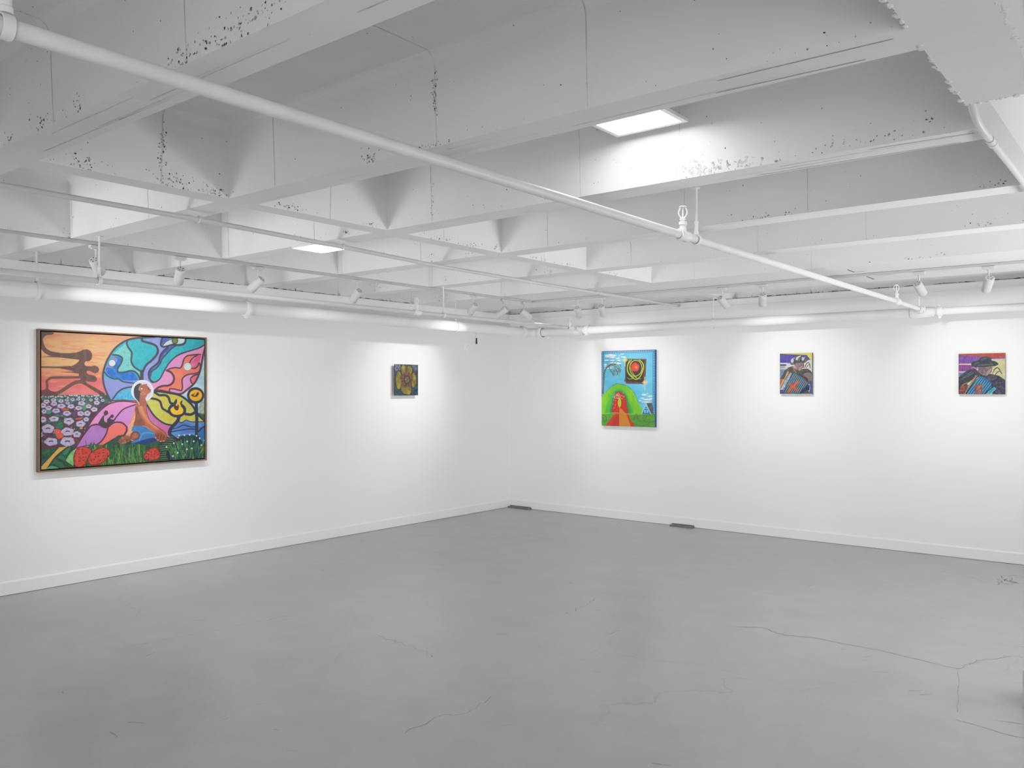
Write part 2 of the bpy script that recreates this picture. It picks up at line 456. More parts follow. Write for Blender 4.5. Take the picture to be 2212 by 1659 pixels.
    for y, xl in ((-6.97, (3.53, 4.41, 5.2)), (-5.92, (1.27, 2.2, 3.36, 4.40, 5.10)), (-4.865, (1.33, 2.3, 3.35, 4.36, 4.90)),
                  (-3.80, (1.29, 2.2, 3.38, 4.38, 5.1)), (-2.74, (1.29, 3.39, 4.39, 5.1)), (-1.70, (1.30, 3.4, 4.4))):
        for x in xl: seam_y(x, y)
    for y in (-6.27, -5.29, -4.38, -3.3): seam_x(2.98, y)
    # grime where the coffers meet the wall tops
    def grime(p, q, n):
        p = Vector(p); q = Vector(q); L = (q - p).length; d = (q - p) / L; t = 0.0
        while t < L:
            l = min(rnd.uniform(0.01, 0.07), L - t)
            if rnd.random() < 0.95:
                h0, h1 = rnd.uniform(0.003, 0.012), rnd.uniform(0.003, 0.012)
                if rnd.random() < 0.06: h0 = rnd.uniform(0.02, 0.06); l = min(l, 0.008)
                a, b = p + d * t + n * 0.0014, p + d * (t + l) + n * 0.0014
                bm.faces.new([bm.verts.new(v) for v in (a, b, b + Z * h1, a + Z * h0)]).material_index = rnd.choice([1, 2, 2, 2, 2])
            t += l
    for y0, y1 in rowspan[5:]:
        grime((-0.049, y0 + 0.02, ZR + 0.006), (-0.049, y1 - 0.02, ZR + 0.006), X)
    for x0, x1 in ((0.0, 0.98), (1.26, 2.83), (3.0, 5.98), (6.22, 8.0)):
        grime((x0, 0.059, ZR + 0.006), (x1, 0.059, ZR + 0.006), -Y)
    clump(xface, False, -0.05, -5.62, 2.515, 0.016, 0.004, 40, (0.004, 0.010), (2, 2))
    # two thin slits in the soffit by the right-hand track
    def slit(a, b, w):
        a = Vector((*a, ZR - 0.0012)); b = Vector((*b, ZR - 0.0012)); s = (b - a).cross(Z).normalized() * w
        bm.faces.new([bm.verts.new(q) for q in (a - s, a + s, b + s, b - s)]).material_index = 1
    slit((4.60, -1.46), (4.60, -1.28), 0.006); slit((4.60, -1.28), (4.69, -1.30), 0.004); slit((4.60, -0.95), (4.60, -0.72), 0.006)
    # board-mark lines on the rib soffits
    for y in near[5:]:
        for _ in range(7):
            x0 = rnd.uniform(3.0, 5.4); L = rnd.uniform(0.2, 0.9); yy = y + rnd.uniform(0.02, wid - 0.02)
            a = Vector((x0, yy, ZR - 0.001)); b = Vector((min(x0 + L, 6.08), yy + rnd.uniform(-0.006, 0.006), ZR - 0.001))
            s = Y * rnd.uniform(0.0008, 0.0022)
            bm.faces.new([bm.verts.new(q) for q in (a - s, a + s, b + s * 0.4, b - s * 0.4)]).material_index = 5
    for a, b in (((5.55, -5.885), (6.05, -5.875)), ((5.5, -5.79), (5.95, -5.775)), ((5.7, -4.83), (6.06, -4.81)), ((5.2, -4.72), (6.0, -4.71))):
        a = Vector((*a, ZR - 0.0012)); b = Vector((*b, ZR - 0.0012)); s = Y * 0.002
        bm.faces.new([bm.verts.new(q) for q in (a - s, a + s, b + s, b - s)]).material_index = 2
    # lumpy mortar drips along both edges of the broad beam near the camera
    def lump(c, r):
        vs0 = len(bm.verts)
        ret = bmesh.ops.create_icosphere(bm, subdivisions=2, radius=r, matrix=Matrix.Translation(c) @ Matrix.Diagonal((rnd.uniform(.7, 1.4), rnd.uniform(.7, 1.8), rnd.uniform(.4, .8), 1)))
        for v in ret['verts']:
            v.co += Vector((rnd.uniform(-1, 1), rnd.uniform(-1, 1), rnd.uniform(-1, 1))) * r * 0.10
    for edge, y0, y1 in ((6.095, -6.3, -5.18), (6.305, -6.2, -5.36)):
        y = y0
        while y < y1:
            if rnd.random() < 0.85:
                lump((edge + rnd.gauss(0, 0.004), y, ZR + rnd.uniform(0.0, 0.005)), rnd.uniform(0.003, 0.009))
            y += rnd.uniform(0.008, 0.03)
    x = 6.10
    while x < 6.6:
        lump((x, -5.165 + rnd.gauss(0, 0.004), ZR), rnd.uniform(0.003, 0.010)); x += rnd.uniform(0.01, 0.03)

    return bm

SPOT_POWER = 45.0
ROOM_P = 20.0
WORLD_S = 0.36
EXPOSURE = 0.08
ART_GAIN = 0.78
FILL_P = (10.0, 13.0, 4.0, 30.0)
TONE = ((0.1, 0.115), (0.3, 0.34), (0.6, 0.605), (1.0, 0.84), (1.6, 0.96))

# ------------------------------------------------------------------ paintings: colour worked out point by point on a fine mesh
_fw = np.array([-sin(radians(YAW)), cos(radians(YAW))]); _rt = np.array([cos(radians(YAW)), sin(radians(YAW))])
def survey(P):
    """where points of a canvas lie in the survey sheet the designs were measured on (2212 x 1659 units)"""
    d = P[:, :2] - np.array(CAM[:2]); w = d @ _fw
    return np.stack([1106 + FOC * (d @ _rt) / w, 839.5 - FOC * (P[:, 2] - CAM[2]) / w], 1)

def spline(pts, closed, k=6):
    p = np.array(pts, float); n = len(p); out = []
    if n < 3: return p
    for i in range(n if closed else n - 1):
        if closed: a, b, c, d = p[i - 1], p[i], p[(i + 1) % n], p[(i + 2) % n]
        else: a, b, c, d = p[max(i - 1, 0)], p[i], p[i + 1], p[min(i + 2, n - 1)]
        for t in np.arange(k) / k:
            out.append(0.5 * ((2 * b) + (-a + c) * t + (2 * a - 5 * b + 4 * c - d) * t * t + (-a + 3 * b - 3 * c + d) * t ** 3))
    if not closed: out.append(p[-1])
    return np.array(out)

def vnoise(x, y, seed=0):
    """smooth value noise 0..1"""
    xi = np.floor(x).astype(np.int64); yi = np.floor(y).astype(np.int64); fx = x - xi; fy = y - yi
    def h(a, b):
        v = (a * 374761393 + b * 668265263 + seed * 974711) & 0xffffffff
        v = ((v ^ (v >> 13)) * 1274126177) & 0xffffffff
        return ((v ^ (v >> 16)) & 0xffff) / 65535.0
    fx = fx * fx * (3 - 2 * fx); fy = fy * fy * (3 - 2 * fy)
    return (h(xi, yi) * (1 - fx) + h(xi + 1, yi) * fx) * (1 - fy) + (h(xi, yi + 1) * (1 - fx) + h(xi + 1, yi + 1) * fx) * fy

class Art:
    def __init__(s, P):
        s.q = survey(P); s.c = np.zeros((len(P), 3)); s.o = np.array([0.0, 0.0]); s.k = 1.0; s.rnd = random.Random(5); s.bold = 1.0
        s.c[:] = 128
    def sheet(s, ox, oy, k): s.o = np.array([ox, oy], float); s.k = k; return s
    def tr(s, pts): return np.array(pts, float) / s.k + s.o
    def xy(s): p = (s.q - s.o) * s.k; return p[:, 0], p[:, 1]
    def put(s, idx, a, col, tex=0.0, ts=(0.25, 0.25), seed=1, col2=None):
        col = np.array(col, float); q = s.q[idx]
        base = np.repeat(col[None], len(idx), 0)
        if col2 is not None:
            t = vnoise(q[:, 0] * ts[0], q[:, 1] * ts[1], seed) * 0.6 + vnoise(q[:, 0] * ts[0] * 2.3, q[:, 1] * ts[1] * 2.3, seed + 9) * 0.4
            t = np.clip((t - 0.5) * 2.4 + 0.5, 0, 1)[:, None]
            base = base * (1 - t) + np.array(col2, float) * t
        if tex > 0:
            t = vnoise(q[:, 0] * 0.9, q[:, 1] * 0.9, seed + 3) * 0.5 + vnoise(q[:, 0] * 0.35, q[:, 1] * 0.35, seed + 4) * 0.5
            base = base * (1 + (t - 0.5)[:, None] * tex * 2)
        s.c[idx] = s.c[idx] * (1 - a[:, None]) + base * a[:, None]
    def near(s, P, pad):
        lo = P.min(0) - pad; hi = P.max(0) + pad
        return np.nonzero((s.q[:, 0] >= lo[0]) & (s.q[:, 0] <= hi[0]) & (s.q[:, 1] >= lo[1]) & (s.q[:, 1] <= hi[1]))[0]
    @staticmethod
    def dist(q, P, closed):
        A = P; B = np.roll(P, -1, 0) if closed else P[1:]
        if not closed: A = P[:-1]
        best = np.full(len(q), 1e9)
        for a, b in zip(A, B):
            ab = b - a; l = ab @ ab + 1e-12
            t = np.clip(((q - a) @ ab) / l, 0, 1)
            e = q - a - t[:, None] * ab
            best = np.minimum(best, e[:, 0] ** 2 + e[:, 1] ** 2)
        return np.sqrt(best)
    def fill(s, pts, col, soft=0.5, curve=True, **kw):
        P = s.tr(pts)
        if curve: P = spline(P, True, 4)
        idx = s.near(P, 1.5)
        if not len(idx): return
        q = s.q[idx]; x, y = q[:, 0], q[:, 1]; ins = np.zeros(len(q), bool)
        for (x0, y0), (x1, y1) in zip(P, np.roll(P, -1, 0)):
            if y0 == y1: continue
            c = ((y0 > y) != (y1 > y)) & (x < (x1 - x0) * (y - y0) / (y1 - y0) + x0)
            ins ^= c
        d = s.dist(q, P, True); sd = np.where(ins, d, -d)
        s.put(idx, np.clip(0.5 + sd / (2 * soft), 0, 1), col, **kw)
    def line(s, pts, w, col, closed=False, soft=0.45, curve=True, taper=False, **kw):
        P = s.tr(pts)
        if curve: P = spline(P, closed, 5)
        r = w / s.k / 2 * (s.bold if sum(col) < 300 else 1.0)
        idx = s.near(P, r + 1.5)
        if not len(idx): return
        d = s.dist(s.q[idx], P, closed)
        s.put(idx, np.clip(0.5 + (r - d) / (2 * soft), 0, 1) * min(1.0, r / 0.35), col, **kw)
    def oval(s, cx, cy, rx, ry, col, rot=0.0, soft=0.45, wob=0.0, seed=0, **kw):
        c = s.tr([(cx, cy)])[0]; a, b = rx / s.k, ry / s.k; m = max(a, b) * 1.3
        idx = s.near(np.array([c - m, c + m]), 1.0)
        if not len(idx): return
        e = s.q[idx] - c; cr, sr = cos(rot), sin(rot)
        u, v = e[:, 0] * cr + e[:, 1] * sr, -e[:, 0] * sr + e[:, 1] * cr
        rho = np.sqrt((u / a) ** 2 + (v / b) ** 2)
        if wob: rho = rho * (1 + wob * np.sin(np.arctan2(v / b, u / a) * 5 + seed))
        s.put(idx, np.clip(0.5 + (1 - rho) * min(a, b) / (2 * soft), 0, 1), col, **kw)
    def rect(s, x0, y0, x1, y1, col, **kw): s.fill([(x0, y0), (x1, y0), (x1, y1), (x0, y1)], col, curve=False, **kw)
    def mul(s, f): s.c *= f

def mat_art(name, rough=0.5):
    m, nt, b = newmat(name)
    a = N(nt, 'ShaderNodeAttribute'); a.attribute_name = 'pigment'
    nt.links.new(a.outputs['Color'], b.inputs['Base Color'])
    b.inputs['Roughness'].default_value = rough; b.inputs['Specular IOR Level'].default_value = 0.3
    g = N(nt, 'ShaderNodeNewGeometry'); n = N(nt, 'ShaderNodeTexNoise'); n.inputs['Scale'].default_value = 150; n.inputs['Detail'].default_value = 4
    nt.links.new(g.outputs['Position'], n.inputs['Vector'])
    bp = N(nt, 'ShaderNodeBump'); bp.inputs['Strength'].default_value = 0.15; bp.inputs['Distance'].default_value = 0.004
    nt.links.new(n.outputs['Fac'], bp.inputs['Height']); nt.links.new(bp.outputs['Normal'], b.inputs['Normal'])
    return m
M_ART = mat_art('pigment on canvas')

def canvas_mesh(name, org, du, dv, dn, nu, nv, paint, side, depth, parent, gain=1.0):
    """front face as a fine grid (colour per point), plain painted sides and back; org = lower left of the front"""
    org, du, dv, dn = (np.array(t, float) for t in (org, du, dv, dn))
    gu, gv = np.meshgrid(np.linspace(0, 1, nu), np.linspace(0, 1, nv))
    P = org + gu.reshape(-1, 1) * du + gv.reshape(-1, 1) * dv
    art = Art(P); paint(art)
    col = np.clip(art.c / 255 * gain, 0, 1)
    L = np.where(col <= 0.04045, col / 12.92, ((col + 0.055) / 1.055) ** 2.4)
    i = np.arange(nu * nv).reshape(nv, nu)
    F = np.stack([i[:-1, :-1], i[:-1, 1:], i[1:, 1:], i[1:, :-1]], -1).reshape(-1, 4)
    c = [org, org + du, org + du + dv, org + dv]
    SV = np.array(c + [p - dn * depth for p in c]); n0 = nu * nv
    SF = np.array([[0, 4, 5, 1], [1, 5, 6, 2], [2, 6, 7, 3], [3, 7, 4, 0], [4, 7, 6, 5]]) + n0
    V = np.concatenate([P, SV]); FF = np.concatenate([F, SF])
    V = V - np.array(parent.location)
    me = bpy.data.meshes.new(name)
    me.vertices.add(len(V)); me.vertices.foreach_set('co', V.astype(np.float32).ravel())
    me.loops.add(FF.size); me.loops.foreach_set('vertex_index', FF.astype(np.int32).ravel())
    me.polygons.add(len(FF)); me.polygons.foreach_set('loop_start', np.arange(0, FF.size, 4, dtype=np.int32))
    me.polygons.foreach_set('loop_total', np.full(len(FF), 4, np.int32))
    me.update(calc_edges=True)
    at = me.attributes.new('pigment', 'FLOAT_COLOR', 'POINT')
    sl = np.array(lin(side)); cols = np.concatenate([np.concatenate([L, np.ones((len(L), 1))], 1), np.tile(np.append(sl, 1), (8, 1))])
    at.data.foreach_set('color', cols.astype(np.float32).ravel())
    me.materials.append(M_ART)
    me.validate()
    o = bpy.data.objects.new(name, me); link(o); o.parent = parent
    return o

# ---- the large framed painting
def paint_large(A):
    M = lambda: A.sheet(60, 690, 4.61); Q1 = lambda: A.sheet(70, 700, 10.37); Q2 = lambda: A.sheet(260, 710, 10.37)
    Q3 = lambda: A.sheet(70, 850, 9.215); Q4 = lambda: A.sheet(260, 840, 9.76)
    A.bold = 1.3
    M(); x, y = A.xy()
    ky = [100, 250, 440, 520, 620, 760]; kc = np.array([(222, 144, 108), (234, 168, 118), (238, 178, 120), (234, 138, 108), (232, 106, 104), (238, 130, 122)], float)
    for j in range(3): A.c[:, j] = np.interp(y + 30 * (vnoise(x * 0.01, y * 0.02, 3) - 0.5), ky, kc[:, j])
    t = vnoise(x * 0.008, y * 0.045, 5) * 0.6 + vnoise(x * 0.02, y * 0.09, 6) * 0.4
    w = np.clip((t - 0.58) * 5, 0, 1)[:, None] * 0.55; A.c = A.c * (1 - w) + np.array([232, 116, 84]) * w
    w = np.clip((0.40 - t) * 5, 0, 1)[:, None] * 0.5; A.c = A.c * (1 - w) + np.array([244, 190, 104]) * w
    w = ((y > 590) & (y < 760))[:, None] * np.clip((vnoise(x * 0.012, y * 0.03, 8) - 0.5) * 3, 0, 1)[:, None] * 0.5; A.c = A.c * (1 - w) + np.array([232, 92, 104]) * w
    # sky at the right
    A.rect(1450, 170, 1800, 1010, (150, 198, 216), col2=(196, 222, 230), ts=(0.03, 0.12), seed=21)
    A.fill([(1740, 800), (1790, 830), (1790, 960), (1720, 940), (1700, 880)], (176, 186, 170), col2=(140, 160, 150), ts=(0.3, 0.3))
    A.fill([(1690, 930), (1790, 960), (1790, 1020), (1720, 990)], (70, 120, 70), col2=(40, 80, 50), ts=(0.3, 0.3))
    # flower field
    A.fill([(120, 755), (450, 752), (800, 752), (820, 820), (700, 960), (560, 1160), (480, 1290), (120, 1300)], (62, 66, 78), curve=False, col2=(96, 58, 74), ts=(0.09, 0.12), seed=31, tex=0.3)
    A.fill([(120, 755), (800, 752), (830, 830), (640, 850), (300, 830), (120, 800)], (74, 112, 96), curve=False, col2=(48, 64, 70), ts=(0.2, 0.25), seed=32, tex=0.3)
    for _ in range(60):
        A.oval(A.rnd.uniform(130, 660), A.rnd.uniform(790, 1250), A.rnd.uniform(10, 40), A.rnd.uniform(6, 16), A.rnd.choice([(58, 128, 86), (130, 50, 50), (64, 84, 110), (90, 40, 60), (70, 110, 80)]), soft=1.2, tex=0.3)
    Q3()
    A.fill([(420, 730), (540, 715), (590, 790), (620, 850), (520, 910), (470, 830)], (224, 92, 62), tex=0.15)
    A.fill([(590, 300), (720, 290), (710, 330), (600, 340)], (190, 80, 50), tex=0.15); A.fill([(860, 500), (1000, 470), (980, 505), (880, 520)], (220, 90, 60))
    A.oval(530, 620, 85, 75, (48, 128, 84), col2=(36, 96, 70), tex=0.2); A.oval(320, 365, 60, 45, (70, 140, 112)); A.oval(1030, 280, 45, 65, (74, 140, 96)); A.oval(840, 400, 65, 55, (100, 60, 104), tex=0.2)
    A.fill([(160, 1040), (500, 1045), (520, 1070), (160, 1090)], (112, 40, 60))
    A.oval(970, 690, 32, 18, (222, 164, 62))
    FL = [(310, 700, 118, 88), (700, 760, 122, 80), (370, 960, 130, 78), (700, 960, 140, 92), (725, 550, 100, 66), (960, 605, 92, 60), (885, 812, 78, 60), (430, 505, 95, 52), (215, 520, 58, 60), (470, 345, 78, 45), (685, 395, 78, 48),
          (960, 400, 64, 48), (1095, 395, 60, 52), (1072, 515, 54, 42), (1230, 318, 66, 44), (920, 290, 70, 40), (768, 257, 66, 42), (575, 250, 80, 46), (322, 288, 64, 42), (210, 238, 60, 48), (232, 360, 46, 44), (430, 205, 62, 42), (282, 160, 60, 40),
          (980, 195, 72, 42), (1280, 185, 54, 42), (1120, 255, 56, 40), (420, 132, 52, 36), (570, 150, 48, 36), (800, 120, 40, 34), (685, 130, 40, 26), (910, 115, 42, 24), (1015, 118, 34, 26), (1165, 130, 34, 26), (1275, 105, 42, 28), (1400, 140, 36, 26), (180, 825, 24, 40), (700, 190, 40, 28)]
    for i, (cx, cy, rx, ry) in enumerate(FL):
        A.oval(cx, cy, rx, ry, (206, 190, 224), wob=0.07, seed=i, col2=(184, 168, 210), ts=(0.35, 0.35), tex=0.06)
        A.line([(cx - rx * 0.28, cy - ry * 0.05), (cx, cy - ry * 0.16), (cx + rx * 0.28, cy - ry * 0.05)], max(10, ry * 0.2), (56, 58, 76))
    for i in range(26):
        A.oval(170 + i * 48 + A.rnd.uniform(-12, 12), 55 + A.rnd.uniform(-18, 22), A.rnd.uniform(14, 26), A.rnd.uniform(10, 18), (196, 188, 216), wob=0.1, seed=i)
    for _ in range(40): A.oval(A.rnd.uniform(165, 1100), A.rnd.uniform(60, 1050), 9, 9, A.rnd.choice([(220, 226, 226), (150, 200, 170)]))
    # brown silhouettes in front of the sunset
    Q1(); BR = (106, 76, 68)
    A.fill([(150, 130), (260, 160), (480, 195), (430, 240), (320, 250), (255, 300), (220, 360), (190, 420), (150, 430)], (88, 80, 76), tex=0.1)
    A.line([(180, 350), (225, 500), (300, 600), (420, 660), (600, 690)], 78, BR, tex=0.1)
    A.fill([(430, 635), (600, 650), (830, 652), (970, 642), (1080, 602), (1150, 570), (1220, 564), (1290, 590), (1330, 650), (1342, 710), (1322, 790), (1270, 832), (1192, 836), (1165, 880), (1182, 930), (1230, 945), (1320, 947), (1390, 930), (1460, 952), (1496, 1010), (1470, 1080), (1410, 1106), (1340, 1080), (1290, 1054), (1230, 1050), (1210, 1080), (1250, 1126), (1340, 1146), (1410, 1166), (1452, 1220), (1440, 1270), (1380, 1302), (1270, 1290), (1190, 1282), (1230, 1330), (1420, 1430), (1630, 1560), (1610, 1600), (1520, 1592), (1350, 1482), (1180, 1372), (1080, 1322), (1050, 1290), (1080, 1235), (1040, 1160), (1040, 1110), (920, 1094), (640, 1082), (640, 1076), (930, 1062), (800, 1030), (600, 990), (190, 982), (190, 945), (560, 950), (880, 942), (960, 900), (1030, 842), (1050, 800), (830, 775), (600, 745), (250, 734), (430, 708)], BR, curve=False, soft=0.7, col2=(92, 66, 60), ts=(0.12, 0.12), tex=0.08)
    A.line([(1080, 1190), (900, 1195), (500, 1200), (380, 1225), (320, 1290), (335, 1400), (300, 1500)], 44, BR)
    A.line([(1100, 1290), (960, 1310), (820, 1390), (680, 1480), (560, 1545), (420, 1545), (330, 1480)], 62, BR)
    A.fill([(150, 1510), (290, 1470), (430, 1500), (560, 1560), (540, 1600), (150, 1600)], (98, 66, 62), col2=(126, 60, 56), ts=(0.12, 0.12))
    # the big wing
    M(); DK = (68, 66, 78)
    W1 = [(825, 810), (790, 740), (760, 660), (748, 580), (755, 510), (780, 430), (810, 370), (850, 310), (900, 260), (970, 215), (1050, 190), (1140, 180), (1500, 150), (1800, 150), (1800, 265), (1720, 310), (1600, 350), (1500, 400), (1420, 470), (1370, 560), (1300, 620), (1250, 632), (1200, 660), (1040, 790), (1000, 800), (900, 806)]
    A.fill(W1, (46, 166, 180), col2=(52, 178, 192), ts=(0.12, 0.12), tex=0.08)
    A.fill([(850, 345), (920, 285), (985, 240), (985, 275), (1020, 320), (1035, 380), (1030, 430), (1060, 475), (1110, 510), (1132, 560), (1122, 600), (1105, 545), (1060, 512), (1000, 507), (940, 522), (900, 520), (905, 480), (935, 430), (940, 385), (900, 355)], (118, 206, 200), col2=(96, 190, 188), ts=(0.5, 0.5), tex=0.12)
    A.fill([(795, 440), (830, 372), (890, 372), (915, 380), (925, 420), (895, 480), (885, 512), (920, 532), (1000, 517), (1060, 532), (1092, 572), (1105, 605), (1060, 625), (960, 615), (900, 592), (860, 590), (810, 562), (770, 520)], (118, 132, 208))
    A.fill([(800, 478), (842, 482), (880, 436), (892, 395), (862, 374), (906, 372), (934, 388), (922, 430), (892, 480), (882, 512), (920, 534), (1000, 519), (1058, 534), (1088, 572), (1095, 600), (1050, 608), (960, 606), (900, 588), (860, 586), (812, 558), (778, 514), (782, 485)], (26, 98, 194), col2=(38, 116, 206), ts=(0.15, 0.15), tex=0.08)
    A.fill([(752, 560), (800, 597), (870, 602), (960, 627), (1070, 634), (1050, 664), (960, 682), (900, 712), (860, 762), (828, 808), (790, 740), (762, 660)], (130, 140, 212), tex=0.05)
    A.fill([(1050, 670), (960, 692), (900, 727), (862, 780), (843, 812), (1000, 800), (1090, 800), (1060, 730)], (66, 158, 218), col2=(90, 176, 226), ts=(0.25, 0.25), tex=0.1)
    A.fill([(842, 812), (900, 800), (960, 796), (1000, 806), (960, 816), (880, 818)], (72, 124, 96))
    Q2()
    A.fill([(510, 255), (560, 235), (700, 210), (925, 205), (905, 300), (890, 370), (930, 412), (1062, 420), (960, 505), (900, 605), (868, 722), (780, 815), (680, 893), (634, 980), (622, 1080), (660, 1172), (720, 1240), (600, 1240), (505, 1160), (520, 1000), (545, 900), (605, 820), (722, 722), (822, 622), (862, 520), (842, 430), (780, 352), (680, 312), (560, 300)], (142, 160, 230), col2=(130, 140, 222), ts=(0.06, 0.06), curve=False)
    A.fill([(1085, 420), (1200, 372), (1262, 372), (1180, 442), (1090, 522), (960, 652), (920, 762), (862, 842), (760, 922), (702, 1002), (690, 1092), (660, 1092), (652, 992), (702, 912), (800, 852), (862, 772), (892, 652), (932, 562), (1002, 502)], (66, 86, 168), col2=(84, 110, 196), ts=(0.2, 0.2))
    A.fill([(945, 195), (1120, 200), (1020, 280), (945, 350), (925, 270)], (72, 96, 190))
    A.fill([(950, 372), (992, 300), (1100, 236), (1250, 214), (1422, 222), (1437, 270), (1390, 322), (1290, 337), (1180, 347), (1060, 372), (980, 387)], (206, 226, 230))
    A.oval(1222, 268, 74, 76, (64, 66, 60)); A.oval(1222, 266, 58, 62, (112, 122, 72))
    for pts, w in [([(940, 205), (912, 300), (908, 370), (958, 407), (1062, 388), (1182, 357), (1332, 367), (1432, 332), (1464, 262), (1455, 205)], 34), ([(948, 375), (1022, 290), (1122, 240), (1190, 220)], 16),
                   ([(155, 280), (146, 350), (196, 450), (250, 522), (255, 622), (243, 722), (290, 832), (372, 902), (470, 965)], 30), ([(480, 230), (495, 275), (580, 302), (732, 347), (812, 402), (842, 500), (800, 602), (700, 712), (582, 812), (522, 922), (492, 1000)], 38),
                   ([(482, 960), (480, 1140)], 62), ([(1062, 420), (962, 510), (890, 622), (860, 742), (780, 822), (690, 892), (642, 982), (642, 1082), (682, 1162), (740, 1202), (822, 1182), (902, 1112), (982, 962), (1042, 862), (1102, 772), (1222, 652), (1372, 562), (1602, 492), (1762, 442), (1930, 345)], 36),
                   ([(1262, 375), (1152, 442), (1042, 562), (932, 682), (892, 782), (802, 892), (702, 962), (682, 1052)], 20)]:
        A.line(pts, w, DK)
    M()
    for pts, w in [([(825, 812), (790, 740), (760, 660), (748, 580), (755, 510), (780, 430), (810, 370), (850, 310), (900, 260), (970, 215), (1050, 190), (1140, 181), (1262, 175)], 15), ([(846, 352), (905, 360), (942, 390), (926, 440), (896, 490), (902, 526), (960, 526), (1030, 511), (1082, 532), (1112, 580), (1118, 615)], 13),
                   ([(764, 525), (802, 567), (860, 592), (906, 592), (952, 620), (1066, 636)], 11), ([(1062, 668), (962, 686), (902, 721), (862, 772), (832, 816)], 12), ([(835, 812), (900, 804), (980, 806), (1080, 812)], 7)]:
        A.line(pts, w, DK)
    A.oval(840, 434, 40, 38, (100, 84, 96)); A.oval(840, 434, 33, 32, (210, 228, 232), tex=0.05)
    # pink wing
    Q2(); RD = (86, 60, 68)
    A.fill([(1920, 375), (1850, 600), (1822, 780), (1792, 920), (1742, 1070), (1650, 1230), (1500, 1360), (1340, 1462), (1100, 1422), (900, 1382), (750, 1392), (715, 1245), (760, 1215), (830, 1192), (910, 1112), (990, 962), (1050, 862), (1110, 772), (1230, 652), (1380, 572), (1620, 492), (1780, 442)], (238, 148, 190), col2=(222, 138, 200), ts=(0.06, 0.06))
    A.fill([(1640, 700), (1720, 592), (1802, 590), (1790, 680), (1730, 840), (1650, 885), (1590, 840), (1570, 760)], (232, 120, 166), col2=(226, 84, 116), ts=(0.08, 0.08))
    CO = [(1040, 937), (1120, 892), (1240, 872), (1340, 880), (1390, 800), (1420, 692), (1490, 612), (1600, 592), (1730, 585), (1640, 642), (1572, 722), (1550, 792), (1590, 880), (1660, 892), (1730, 842), (1762, 768), (1792, 850), (1762, 962), (1680, 1002), (1500, 1032), (1402, 1102), (1382, 1182), (1392, 1302), (1370, 1382), (1290, 1372), (1200, 1352), (1105, 1352), (1092, 1420), (960, 1392), (790, 1375), (860, 1312), (960, 1282), (1080, 1272), (1170, 1212), (1202, 1112), (1172, 1022), (1110, 962)]
    A.fill(CO, (246, 112, 104), curve=False, col2=(240, 126, 98), ts=(0.08, 0.08))
    A.fill([(1740, 1035), (1740, 1080), (1690, 1172), (1640, 1224), (1600, 1172), (1612, 1102), (1660, 1052)], (236, 104, 112))
    for pts, w in [([(1915, 380), (1852, 600), (1822, 780), (1792, 920), (1742, 1070), (1650, 1232), (1500, 1362), (1340, 1464), (1100, 1424), (900, 1384), (760, 1392)], 34), (CO, 24), ([(1740, 1022), (1640, 1052), (1580, 1112), (1580, 1182), (1622, 1242)], 26), ([(1040, 937), (1110, 962), (1172, 1022), (1202, 1112), (1170, 1212), (1080, 1272), (960, 1282), (860, 1312), (780, 1375)], 36), ([(1800, 575), (1700, 575), (1560, 590)], 18)]:
        A.line(pts, w, RD)
    A.oval(1505, 850, 95, 95, (200, 110, 112)); A.oval(1505, 850, 82, 82, (208, 228, 230), tex=0.06)
    # yellow-green wing, lamps and water
    Q4(); NV = (44, 52, 72)
    A.fill([(530, 300), (640, 205), (690, 112), (730, 62), (900, 62), (1100, 102), (1280, 152), (1450, 282), (1560, 422), (1620, 522), (1740, 662), (1790, 690), (1500, 695), (1380, 664), (1280, 704), (1200, 692), (1110, 752), (1000, 742), (850, 682), (730, 582), (640, 452), (580, 352)], (194, 200, 92), col2=(204, 184, 72), ts=(0.07, 0.07), tex=0.06)
    A.fill([(1040, 860), (1110, 762), (1200, 702), (1280, 712), (1390, 670), (1500, 702), (1830, 690), (1830, 1340), (1600, 1010), (1240, 1010), (1150, 1032), (1040, 962)], (92, 142, 208), curve=False, col2=(70, 116, 196), ts=(0.04, 0.25))
    A.fill([(1650, 932), (1722, 832), (1830, 780), (1830, 1330), (1650, 1062)], (38, 112, 178), curve=False)
    A.fill([(540, 330), (600, 450), (720, 590), (850, 690), (980, 762), (1080, 792), (1030, 882), (1020, 965), (960, 1010), (900, 890), (760, 800), (640, 700), (580, 570), (530, 440)], (196, 112, 178), col2=(204, 100, 160), ts=(0.06, 0.06))
    for pts, w in [([(700, 60), (780, 50), (1000, 82), (1240, 132), (1420, 252), (1540, 382), (1620, 522), (1790, 690)], 34), ([(530, 270), (600, 402), (700, 552), (820, 662), (960, 742), (1110, 768)], 28), ([(720, 70), (820, 132), (930, 132), (1010, 172), (1052, 290), (1110, 312)], 38),
                   ([(630, 198), (760, 222), (840, 272), (882, 402), (950, 452), (1020, 495)], 36), ([(1370, 528), (1480, 542), (1560, 502), (1610, 440)], 44), ([(1090, 842), (1200, 822), (1332, 766), (1480, 800), (1590, 796)], 16), ([(1080, 908), (1250, 872), (1450, 846), (1590, 850)], 18),
                   ([(1240, 580), (1202, 682), (1100, 792), (1042, 892), (1052, 972), (1162, 1052), (1225, 1090)], 56), ([(1650, 902), (1722, 822), (1830, 770)], 26), ([(1230, 690), (1300, 706), (1390, 660), (1500, 694), (1810, 690)], 14), ([(1600, 290), (1606, 480), (1612, 700), (1606, 980)], 52), ([(1606, 980), (1700, 1130), (1830, 1330)], 46)]:
        A.line(pts, w, NV)
